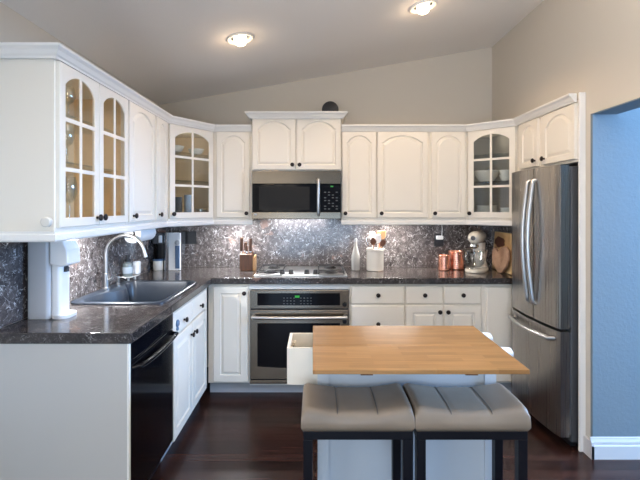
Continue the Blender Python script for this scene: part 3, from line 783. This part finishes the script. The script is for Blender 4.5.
for x in (-.262, -.192, -.066, .004):
    b = MB(); b.lathe([(.023, 0), (.023, .004), (.019, .008), (.017, .030), (.013, .033), (.003, .034)], (x, 3.44, CTZ + .0104), 18); b.build('knob', M['black'], t, smooth=True)

# oven
t = thing('oven', (-.12, 3.6, .096), 'built-in stainless oven with black glass below the cooktop', 'oven')
BOX(-.50, .26, 3.345, 3.88, .10, .815).build('body', M['case'], t)
b = BOX(-.503, .263, 3.318, 3.3445, .682, .822); o = b.build('control_panel', M['steelh'], t, bevel=.003)
p = BOX(-.445, .193, 3.3155, 3.3175, .706, .800).build('display', M['blackgl'], o)
dsp = p
BOX(-.155, -.120, 3.3138, 3.3152, .766, .782).build('clock', M['green'], o)
for r in range(3):
    for c in range(9):
        if c != 4: BOX(-.245 + c * .026, -.233 + c * .026, 3.3138, 3.3152, .716 + r * .022, .722 + r * .022).build('key', M['grey_mark'], o)
b = MB(); F0 = frame(0, 3.3445, 0)
dr = BOX(-.503, .263, 3.318, 3.3445, .134, .670).build('door', M['steelh'], t, bevel=.004)
b = MB(); w0 = [(-.445, .235), (-.30, .226), (-.12, .222), (.06, .226), (.193, .235), (.193, .568), (-.445, .568)]
b.prism_y(w0, 3.3155, 3.3175); b.build('window', M['blackgl'], dr)
b = MB(); b.tube([(-.47, 3.318, .622), (-.475, 3.285, .622)] + [(-.47 + .70 * i / 10, 3.272 - .012 * math.sin(math.pi * i / 10), .622) for i in range(11)] + [(.235, 3.285, .622), (.23, 3.318, .622)], .0155, 12); b.build('handle', M['chrome'], dr, smooth=True)
BOX(-.503, .263, 3.322, 3.3445, .097, .124).build('vent_strip', M['steelh'], t, bevel=.003)
for z in (.712, .582):
    b = MB(); b.lathe([(.017, 0), (.018, .006), (.012, .014), (.003, .015)], (.229, 3.3178, z), 16, 'Y'); b.build('latch', M['black'], t, smooth=True)

# black speaker on the microwave cabinet
t = thing('speaker', (.13, 3.70, 2.2225), 'round black speaker resting on top of the microwave cabinet', 'speaker')
b = MB(); b.lathe([(.045, -.018), (.068, -.015), (.073, -.006), (.073, .006), (.068, .015), (.045, .018), (.01, .020)], (.131, 3.70, 2.302), 28, 'Y'); b.build('body', M['black'], t, smooth=True)
BOX(.10, .162, 3.67, 3.73, 2.2225, 2.234).build('foot', M['black'], t, bevel=.003)

# ------------------------------------------------------------------ things on the right-hand worktop
t = thing('glass_bottle', (.365, 3.72, CTZ), 'slim white swing-top bottle beside the utensil crock', 'bottle')
b = MB(); b.lathe([(.034, 0), (.037, .005), (.037, .12), (.032, .145), (.019, .19), (.014, .215), (.013, .245)], (.352, 3.72, CTZ + .0005), 22); b.build('body', M['frost'], t, smooth=True)
b = MB(); b.lathe([(.014, 0), (.014, .018), (.009, .026), (.002, .028)], (.352, 3.72, CTZ + .2458), 14); b.build('stopper', M['greyp'], t, smooth=True)
CKX, CKY = .517, 3.70
t = thing('utensil_crock', (CKX, CKY, CTZ), 'off-white ceramic crock full of cooking utensils', 'crock')
b = MB(); b.lathe([(.070, 0), (.074, .004), (.074, .165), (.078, .168), (.079, .186), (.075, .190), (.069, .188), (.067, .165), (.066, .012), (.004, .010)], (CKX, CKY, CTZ + .0005), 30); b.build('pot', M['white'], t, smooth=True)
def utensil(kind, label, a, lean, h, m, head):
    r = .040; bx, by = CKX + r * math.cos(a) * .4, CKY + r * math.sin(a) * .4
    tx, ty = CKX + lean[0], CKY + lean[1]; zb = CTZ + .015; zt = CTZ + h
    k = thing(kind, (bx, by, zb), label, 'utensil', 'utensils in the crock')
    b = MB(); b.tube([(bx, by, zb), (tx, ty, zt - .05)], .005, 8); b.build('handle', m, k, smooth=True)
    d = Vector((tx - bx, ty - by, zt - .05 - zb)).normalized()
    b = MB(); p = Vector((tx, ty, zt - .05)) + d * .0055
    if head == 'spoon':
        rings = []
        for i in range(9):
            u = i / 8; w = .004 + .022 * math.sin(math.pi * min(1, u * .95 + .03)) ; c = p + d * (.068 * u)
            rings.append([(c.x + w * math.cos(q * math.pi / 6), c.y + .22 * w * math.sin(q * math.pi / 6), c.z) for q in range(12)])
        b.loops(rings); b.build('bowl', m, k, smooth=True)
    elif head == 'flat':
        c = p
        b.prism_y([(c.x - .012, c.z), (c.x + .012, c.z), (c.x + .026, c.z + .025), (c.x + .026, c.z + .065), (c.x + .020, c.z + .075), (c.x - .020, c.z + .075), (c.x - .026, c.z + .065), (c.x - .026, c.z + .025)], c.y - .004, c.y + .004); b.build('blade', M['whitep'] if m is M['white'] else m, k, bevel=.003)
    else:
        for q in range(5):
            an = q * math.pi / 5; pts = []
            for i in range(11):
                u = i / 10; s = .024 * math.sin(math.pi * u) ; pts.append((p.x + s * math.cos(an), p.y + s * math.sin(an), p.z + .085 * math.sin(math.pi * u / 2)))
            b.tube(pts, .0013, 5)
            b.tube([(2 * p.x - x, 2 * p.y - y, z) for x, y, z in pts], .0013, 5)
        b.build('wires', M['silver'], k, smooth=True)
utensil('whisk', 'steel whisk leaning towards the white bottle in the crock', 3.1, (-.052, -.012), .255, M['silver'], 'whisk')
utensil('wooden_spoon', 'dark brown wooden spoon at the front middle of the crock', 4.4, (-.018, -.04), .262, M['wspoon'], 'spoon')
utensil('spatula', 'white spatula standing tallest in the crock, next to the whisk', 2.2, (-.022, .02), .302, M['white'], 'flat')
utensil('spatula', 'white spatula in the centre of the crock beside the orange one', 5.4, (.022, -.02), .280, M['white'], 'flat')
utensil('spatula', 'orange brown wooden spatula at the back of the crock', .9, (.048, .035), .305, M['orange'], 'flat')
utensil('wooden_spoon', 'reddish brown wooden spoon leaning towards the copper canisters', 6.0, (.055, -.02), .250, M['wspoon'], 'spoon')
utensil('spatula', 'pale wooden spatula leaning furthest out of the crock', .2, (.068, .015), .312, M['lspoon'], 'flat')

def canister(x, y, r, h, label):
    t = thing('copper_canister', (x, y, CTZ), label, 'canister', 'copper canisters')
    prof = [(r * .97, 0), (r, .003)]
    n = 9
    for i in range(n):
        z = .006 + (h - .016) * i / n; dz = (h - .016) / n
        prof += [(r, z + dz * .1), (r * 1.012, z + dz * .5), (r, z + dz * .9)]
    prof += [(r * 1.02, h - .008), (r * 1.02, h - .001), (r * .96, h), (r * .94, h - .004), (r * .93, .01), (.003, .008)]
    b = MB(); b.lathe(prof, (x, y, CTZ + .0005), 36); b.build('body', M['copper'], t, smooth='all')
canister(1.108, 3.70, .046, .132, 'smaller hammered copper canister, beside the utensil crock side')
canister(1.236, 3.77, .066, .160, 'larger hammered copper canister, touching the stand mixer bowl')

# stand mixer
cxm, cym, bx, by = 1.445, 3.765, 1.322, 3.575
ax = Vector((bx - cxm, by - cym, 0)).normalized(); sd = Vector((-ax.y, ax.x, 0))
t = thing('stand_mixer', (1.385, 3.67, CTZ), 'cream stand mixer with a glass bowl beside the fridge', 'mixer')
def oval(c, la, ls, z, n=32, p=2.4):
    o = []
    for i in range(n):
        q = 2 * math.pi * i / n; ca, sa = math.cos(q), math.sin(q)
        k = (abs(ca) ** p + abs(sa) ** p) ** (-1 / p)
        v = c + ax * (la * ca * k) + sd * (ls * sa * k); o.append((v.x, v.y, z))
    return o
bc_ = Vector((1.382, 3.668, 0))
b = MB(); b.loops([oval(bc_, .165 * f, .088 * f, CTZ + z) for f, z in ((.97, .0005), (1, .006), (1, .018), (.95, .026), (.7, .031))]); b.build('base', M['cream_metal'], t, smooth=True)
cc = Vector((cxm, cym, 0))
b = MB(); b.loops([oval(cc + ax * d, la, ls, CTZ + z, 24) for d, la, ls, z in ((.0, .055, .062, .0285), (.0, .046, .048, .08), (-.004, .042, .042, .15), (.0, .050, .044, .235))]); b.build('column', M['cream_metal'], t, smooth=True)
c0 = cc - ax * .075 + Vector((0, 0, CTZ + .288)); rings = []
for u, f in ((0, .25), (.012, .62), (.04, .86), (.11, .96), (.20, 1.0), (.27, .97), (.305, .84), (.325, .6), (.332, .3)):
    c = c0 + ax * u
    rings.append([tuple(c + sd * (.060 * f * math.cos(2 * math.pi * i / 24)) + Vector((0, 0, .056 * f * math.sin(2 * math.pi * i / 24)))) for i in range(24)])
b = MB(); b.loops(rings); hd = b.build('head', M['cream_metal'], t, smooth=True)
cf = c0 + ax * .333
b = MB(); b.tube([tuple(cf), tuple(cf + ax * .010)], [.020, .018], 18); b.build('cap', M['dgrey'], hd, smooth=True)
b = MB(); b.tube([tuple(c0 + ax * .18 - sd * .058 + Vector((0, 0, -.01))), tuple(c0 + ax * .18 - sd * .074 + Vector((0, 0, -.01)))], [.010, .009], 12); b.build('speed_knob', M['black'], hd, smooth=True)
b = MB(); b.lathe([(.034, .004), (.038, -.016), (.028, -.030), (.011, -.034), (.009, -.085)], (bx, by, CTZ + .232), 20); b.build('beater_hub', M['silver'], hd, smooth=True)
b = MB(); b.lathe([(.052, 0), (.057, .004), (.054, .012), (.082, .05), (.098, .10), (.104, .150), (.110, .157), (.107, .159), (.099, .150), (.093, .10), (.077, .052), (.047, .016), (.003, .014)], (bx, by, CTZ + .0325), 36); b.build('bowl', M['glass'], t, smooth=True)
b = MB(); hv = Vector((-.75, -.66, 0)).normalized(); B0 = Vector((bx, by, 0)); b.tube([tuple(B0 + hv * r_ + Vector((0, 0, CTZ + z))) for r_, z in ((.102, .165), (.135, .158), (.140, .13), (.130, .10), (.098, .092))], .006, 8); b.build('bowl_handle', M['glass'], t, smooth=True)

# boards leaning on the splash beside the fridge
t = thing('cutting_board', (1.565, 3.60, CTZ), 'yellow cutting board with a dark knot standing against the marble beside the fridge', 'cutting board')
A = Matrix.Translation((1.575, 3.62, CTZ)) @ Matrix.Rotation(R(5), 4, 'Y')
b = MB(A); b.box(-.012, .006, -.21, .19, .0025, .33); o = b.build('board', M['boardl'], t, bevel=.006)
b = MB(A); b.loops([[(-.0135 + dx, .07 + .10 * math.cos(q * math.pi / 8) * (1 + .12 * math.sin(3 * q)), .245 + .045 * math.sin(q * math.pi / 8) * (1 + .15 * math.cos(2 * q))) for q in range(16)] for dx in (0, .0013)]); b.build('knot', M['boardd'], o)
t = thing('wood_slab', (1.53, 3.56, CTZ), 'ragged-edged brown wood slab leaning in front of the yellow board', 'cutting board')
A = Matrix.Translation((1.535, 3.57, CTZ)) @ Matrix.Rotation(R(5), 4, 'Y')
poly = [(-.05, .004), (.02, .0035), (.06, .03), (.12, .06), (.15, .11), (.15, .18), (.12, .205), (.08, .185), (.05, .165), (.02, .19), (-.03, .215), (-.09, .225), (-.14, .20), (-.15, .12), (-.12, .06)]
b = MB(A); b.loops([[(x, y, z) for y, z in poly] for x in (-.014, .006)]); b.build('slab', M['board'], t, bevel=.003)
t = thing('spice_jar', (1.54, 3.42, CTZ), 'small red-brown jar on the worktop corner by the fridge', 'jar')
b = MB(); b.lathe([(.020, 0), (.022, .003), (.022, .04), (.019, .046)], (1.555, 3.345, CTZ + .0005), 16); b.build('body', M['orange'], t, smooth=True)
b = MB(); b.lathe([(.021, 0), (.021, .010), (.004, .011)], (1.555, 3.345, CTZ + .0468), 16); b.build('lid', M['black'], t, smooth=True)

# ------------------------------------------------------------------ fridge
t = thing('fridge', (1.9, 2.93, 0), 'tall stainless french door fridge in the wall recess', 'fridge')
FY0, FY1 = 2.612, 3.262
b = BOX(1.562, 2.23, FY0 + .008, FY1 - .008, .03, 1.715); b.build('case', M['case'], t, bevel=.004)
for y in (FY0 + .05, FY1 - .09):
    BOX(1.62, 1.66, y, y + .04, 0, .0295).build('foot', M['black'], t)
def bowed(y0, y1, z0, z1):
    mid, half = (FY0 + FY1) / 2, (FY1 - FY0) / 2; pts = []
    for i in range(15):
        y = y0 + (y1 - y0) * i / 14; u = (y - mid) / half
        x = 1.487 - .028 * (1 - u * u)
        ed = min(y - y0, y1 - y); 
        if ed < .008: x += .006 * (1 - ed / .008)
        pts.append((x, y))
    return MB().prism(pts + [(1.545, y1), (1.545, y0)], z0, z1)
ys = 2.885
for y0, y1, hy, kl in ((ys + .003, FY1, ys + .035, 0), (FY0, ys - .003, ys - .035, 1)):
    d = bowed(y0, y1, .722, 1.722).build('door', M['steelv'], t, smooth=True)
    xf = 1.487 - .027
    pts = [(xf + .004, hy, 1.645), (xf - .018, hy, 1.632)] + [(xf - .020 - .032 * math.sin(math.pi * i / 12), hy, 1.61 - .75 * i / 12) for i in range(13)] + [(xf - .018, hy, .838), (xf + .004, hy, .825)]
    b = MB(); b.tube(pts, .0145, 12); b.build('handle', M['chrome'], d, smooth=True)
    BOX(1.546, 1.5615, y0 + .01, y1 - .01, .73, 1.712).build('gasket', M['dgrey'], d)
    if kl: BOX(1.4805, 1.4825, 2.645, 2.672, 1.655, 1.668).build('badge', M['chrome'], d)
d = bowed(FY0, FY1, .065, .705).build('freezer_drawer', M['steelv'], t, smooth=True)
BOX(1.546, 1.5615, FY0 + .01, FY1 - .01, .075, .697).build('gasket', M['dgrey'], d)
pts = [(1.478, FY1 - .07, .652), (1.452, FY1 - .07, .652)] + [(1.446 - .032 * math.sin(math.pi * i / 12), FY1 - .075 - (FY1 - FY0 - .13) * i / 12, .652) for i in range(13)] + [(1.44, FY0 + .05, .652), (1.480, FY0 + .05, .652)]
b = MB(); b.tube(pts, .014, 12); b.build('handle', M['chrome'], d, smooth=True)
BOX(1.563, 1.60, FY0 + .02, FY1 - .02, .002, .0295).build('kick_grille', M['black'], t)

# ------------------------------------------------------------------ kitchen cart
t = thing('kitchen_cart', (.4, 1.98, 0), 'white kitchen cart with a butcher block top and an open side drawer', 'kitchen cart')
TZ = .88
bx0, bx1, by0, by1 = .015, .776, 1.862, 2.118
b = BOX(bx0, bx1, by0, by0 + .014, .09, .8635); b.box(bx0, bx1, by1 - .014, by1, .09, .8635)
b.box(bx1 - .014, bx1, by0 + .0145, by1 - .0145, .09, .8635); b.box(bx0, bx0 + .014, by0 + .0145, by1 - .0145, .09, .685); b.box(bx0 + .0145, bx1 - .0145, by0 + .0145, by1 - .0145, .09, .105)
b.build('body', M['cart'], t)
for x in (bx0 - .004, bx1 - .045): BOX(x, x + .049, by0 - .012, by0 - .0005, .06, .8635).build('corner_stile', M['cart'], t)
for x, y in ((bx0 + .03, by0 + .03), (bx1 - .03, by0 + .03), (bx0 + .03, by1 - .03), (bx1 - .03, by1 - .03)):
    BOX(x - .02, x + .02, y - .02, y + .02, 0, .0895).build('leg', M['cart'], t)
rx = lambda y: .780 - (.780 - .772) * (2.118 - y) / (2.118 - 1.543)
seam = 1.822
MB().prism([(-.010, seam + .001), (rx(seam), seam + .001), (rx(2.122), 2.122), (-.010, 2.122)], TZ - .016, TZ).build('top', M['butcher'], t, bevel=.002)
lf = MB().prism([(-.008, 1.543), (.772, 1.543), (rx(seam), seam), (-.010, seam)], TZ - .016, TZ).build('drop_leaf', M['butcher'], t, bevel=.002)
for x in (.165, .545):
    BOX(x, x + .045, 1.555, 1.86, TZ - .024, TZ - .0165).build('leaf_support', M['boardd'], t)
dr = MB(); dz0, dz1 = .69, .850; dx0, dx1 = -.122, .40
dr.box(dx0, dx1, 1.878, 1.888, dz0, dz1); dr.box(dx0, dx1, 2.092, 2.102, dz0, dz1); dr.box(dx1 - .012, dx1, 1.8885, 2.0915, dz0, dz1); dr.box(dx0, dx0 + .014, 1.8885, 2.0915, dz0, dz1); dr.box(dx0 + .0145, dx1 - .0125, 1.8885, 2.0915, dz0, dz0 + .008)
o = dr.build('drawer', M['cab'], t)
b = MB(); b.tube([(-.107, 2.02, .79), (-.100, 2.02, .815), (-.095, 2.045, .828), (-.097, 2.07, .815), (-.107, 2.07, .78)], .003, 6); b.build('handle', M['chrome'], o, smooth=True)
b = MB(); b.tube([(.812, 1.868, TZ - .078), (.812, 2.098, TZ - .078)], .008, 10)
b.build('towel_bar', M['whitep'], t, smooth=True)
for y in (1.875, 2.095):
    b = MB(); b.tube([(.7765, y, TZ - .05), (.82, y, TZ - .052), (.856, y, TZ - .049), (.862, y, TZ - .047)], [.026, .026, .021, .006], 14); b.build('bar_bracket', M['whitep'], t, smooth=True)
b = MB(); b.lathe([(.006, 0), (.006, .010), (.012, .014), (.012, .020), (.004, .022)], (bx0 + .002, by0 + .04, .40), 12, 'Y'); b.build('knob', M['chrome'], t, smooth=True) if False else b.bm.free()

# ------------------------------------------------------------------ stools
def stool(x0, x1, label):
    y0, y1 = 1.59, 1.845; cx = (x0 + x1) / 2; cy = (y0 + y1) / 2
    t = thing('bar_stool', (cx, cy, 0), label, 'stool', 'saddle stools at the cart')
    hw, hd = (x1 - x0) / 2, (y1 - y0) / 2; zb = .632; nx, ny = 40, 26; r = .028
    def top(u, v):
        ztop = .706 + .024 * abs(u) ** 2.2 - .006 * v * v
        ztop -= .004 * math.exp(-((abs(u) - .36) / .03) ** 2)
        dx = (1 - abs(u)) * hw; dy_ = (1 - abs(v)) * hd
        k = 0
        for d in (dx, dy_):
            if d < r: q = 1 - d / r; k += r * (1 - math.sqrt(max(0, 1 - q * q)))
        return ztop - min(k, r * 1.15)
    b = MB(); G = [[None] * (ny + 1) for _ in range(nx + 1)]
    def sp(i, n):
        u = -1 + 2 * i / n; return math.copysign(1 - (1 - abs(u)) ** 1.5, u)
    for i in range(nx + 1):
        for j in range(ny + 1):
            u, v = sp(i, nx), sp(j, ny); G[i][j] = b.v((cx + u * hw, cy + v * hd, top(u, v)))
    for i in range(nx):
        for j in range(ny): b.face([G[i][j], G[i + 1][j], G[i + 1][j + 1], G[i][j + 1]])
    ring = [(i, 0) for i in range(nx)] + [(nx, j) for j in range(ny)] + [(i, ny) for i in range(nx, 0, -1)] + [(0, j) for j in range(ny, 0, -1)]
    prev = [G[i][j] for i, j in ring]
    for dz, ins in ((.035, -.002), (.016, -.002), (.0, .006)):
        cur = []
        for i, j in ring:
            u, v = sp(i, nx), sp(j, ny)
            cur.append(b.v((cx + u * (hw - ins), cy + v * (hd - ins), zb + dz)))
        n = len(ring)
        for k in range(n): b.face([prev[k], prev[(k + 1) % n], cur[(k + 1) % n], cur[k]])
        prev = cur
    b.face(prev)
    c = b.build('cushion', M['leather'], t, smooth='all')
    for s in (-1, 1):
        b = MB(); b.tube([(cx + s * .36 * hw, cy + (-.93 + 1.86 * k / 14) * hd, top(.36, -.93 + 1.86 * k / 14) + .0035) for k in range(15)], .0016, 6); b.build('seam', M['seam'], c, smooth=True)
    lx, ly, lw = hw - .006, hd - .006, .034
    b = MB()
    xa, xb, ya, yb = cx - lx, cx + lx, cy - ly, cy + ly
    b.box(xa, xb, ya, ya + .022, .600, .6315); b.box(xa, xb, yb - .022, yb, .600, .6315); b.box(xa, xa + .022, ya + .022, yb - .022, .600, .6315); b.box(xb - .022, xb, ya + .022, yb - .022, .600, .6315)
    b.build('seat_frame', M['bkwood'], t, bevel=.002)
    for sx in (0, 1):
        for sy in (0, 1):
            X0 = xb - lw if sx else xa; Y0 = yb - lw if sy else ya
            BOX(X0, X0 + lw, Y0, Y0 + lw, 0, .5998).build('leg', M['bkwood'], t, bevel=.002)
    for y in (ya + .006, yb - .028): BOX(xa + lw, xb - lw, y, y + .022, .20, .23).build('stretcher', M['bkwood'], t)
    for x in (xa + .006, xb - .028): BOX(x, x + .022, ya + lw, yb - lw, .26, .29).build('stretcher', M['bkwood'], t)
    return t
stool(-.050, .367, 'taupe leather saddle stool with black legs, nearer the open drawer of the cart')
stool(.372, .796, 'taupe leather saddle stool with black legs, at the fridge end of the cart')

# ------------------------------------------------------------------ glassware and crockery behind glass
def wine_glass(x, y, z, label, h=.19, r=.034):
    t = thing('wine_glass', (x, y, z), label, 'glass', 'wine glasses in the glass cabinet')
    z += .0005
    b = MB(); b.lathe([(r * .95, 0), (r * .95, .003), (.006, .007), (.0045, .012), (.0045, h * .42)], (x, y, z), 16); b.build('stem', M['glass'], t, smooth=True)
    b = MB(); b.lathe([(.005, 0), (r * .7, h * .09), (r, h * .25), (r * .95, h * .42), (r * .78, h * .57), (r * .74, h * .57), (r * .9, h * .42), (r * .95, h * .25), (r * .62, h * .10), (.002, .006)], (x, y, z + h * .42 + .0005), 18); b.build('bowl', M['glass'], t, smooth=True)
    return t
def place(o, x, y, z, label):
    c = copy_tree(o); c.location = (x, y, z); c['label'] = label; return c
proto = wine_glass(-1.20, 1.93, SHZ[1] + .008, 'wine glass on the top shelf of the double glass cabinet', .15, .032)
for x, y in ((-1.20, 2.01), (-1.20, 2.09), (-1.28, 1.95), (-1.28, 2.04), (-1.28, 2.12)): place(proto, x, y, SHZ[1] + .008, 'wine glass on the top shelf of the double glass cabinet')
proto2 = wine_glass(-1.20, 1.92, SHZ[0] + .008, 'wine glass on the middle shelf of the double glass cabinet', .185, .033)
for x, y in ((-1.20, 2.0), (-1.20, 2.08), (-1.28, 1.94), (-1.28, 2.03)): place(proto2, x, y, SHZ[0] + .008, 'wine glass on the middle shelf of the double glass cabinet')
proto3 = wine_glass(-1.20, 1.92, CB + .0195, 'wine glass on the floor of the double glass cabinet', .235, .036)
for x, y in ((-1.20, 2.01), (-1.20, 2.10), (-1.28, 1.95), (-1.28, 2.05)): place(proto3, x, y, CB + .0195, 'wine glass on the floor of the double glass cabinet')
def bowl(x, y, z, r, h, m, label, group=None, name='bowl'):
    b = MB(); b.lathe([(r * .45, 0), (r * .5, .004), (r * .85, h * .5), (r, h * .95), (r * 1.01, h), (r * .96, h), (r * .80, h * .5), (r * .42, .010), (.003, .008)], (x, y, z + .0005), 28)
    o = b.build(name, m, smooth=True); return tag(o, label, 'bowl' if name == 'bowl' else 'plate', group)
# sink-side corner cabinet
z = SHZ[1] + .008
for i, (x, y, r) in enumerate(((-1.09, 3.42, .058), (-.99, 3.56, .058))):
    pass
bowl(-1.14, 3.50, z, .072, .062, M['linen'], 'pale bowl at the sink side of the corner cabinet top shelf')
bowl(-1.00, 3.62, z, .066, .052, M['linen'], 'pale bowl at the microwave side of the corner cabinet top shelf')
z = CB + .016
def mug(x, y, z, r, h, m, label, name, cat):
    t = thing(name, (x, y, z), label, cat)
    b = MB(); b.lathe([(r * .92, 0), (r, .004), (r, h), (r * .92, h), (r * .9, .006), (.003, .005)], (x, y, z + .0005), 22); b.build('body', m, t, smooth=True)
    return t
mug(-1.13, 3.52, z, .040, .17, M['dgrey'], 'tall dark tumbler at the sink side of the corner cabinet floor', 'tumbler', 'tumbler')
mug(-1.06, 3.60, z, .034, .19, M['plate'], 'tall grey blue tumbler next to the dark one in the corner cabinet', 'tumbler', 'tumbler')
o = mug(-.97, 3.66, z, .055, .075, M['glass'], 'low clear glass dish on the corner cabinet floor', 'glass_dish', 'dish')
# fridge-side corner cabinet
z = SHZ[0] + .008
bowl(1.462, 3.665, z, .105, .095, M['white'], 'wide white bowl on the middle shelf of the fridge-side corner cabinet')
bowl(1.548, 3.50, z, .046, .05, M['linen'], 'lower small white bowl of the pair beside the wide one')
bowl(1.548, 3.50, z + .034, .047, .055, M['linen'], 'upper small white bowl stacked in the lower one beside the wide bowl')
z = CB + .016
for i in range(6):
    bowl(1.455, 3.64, z + .015 * i, .088, .026, M['linen'], ('bottom', 'second', 'third', 'fourth', 'fifth', 'top')[i] + ' plate of the stack in the fridge-side corner cabinet, counted upwards', 'stacked plates in the corner cabinet', 'plate')
for i in range(3):
    bowl(1.552, 3.50, z + .022 * i, .045, .04, M['linen'], ('bottom', 'middle', 'top')[i] + ' small dish of the stack beside the plates in the corner cabinet', 'small dishes in the corner cabinet')
for i, (x, y) in enumerate(((1.347, 3.70), (1.352, 3.785))):
    mug(x, y, z, .03, .09, M['glass'], ('clear drinking glass in front beside the stacked plates', 'clear drinking glass behind the other one in the corner cabinet')[i], 'drinking_glass', 'glass')
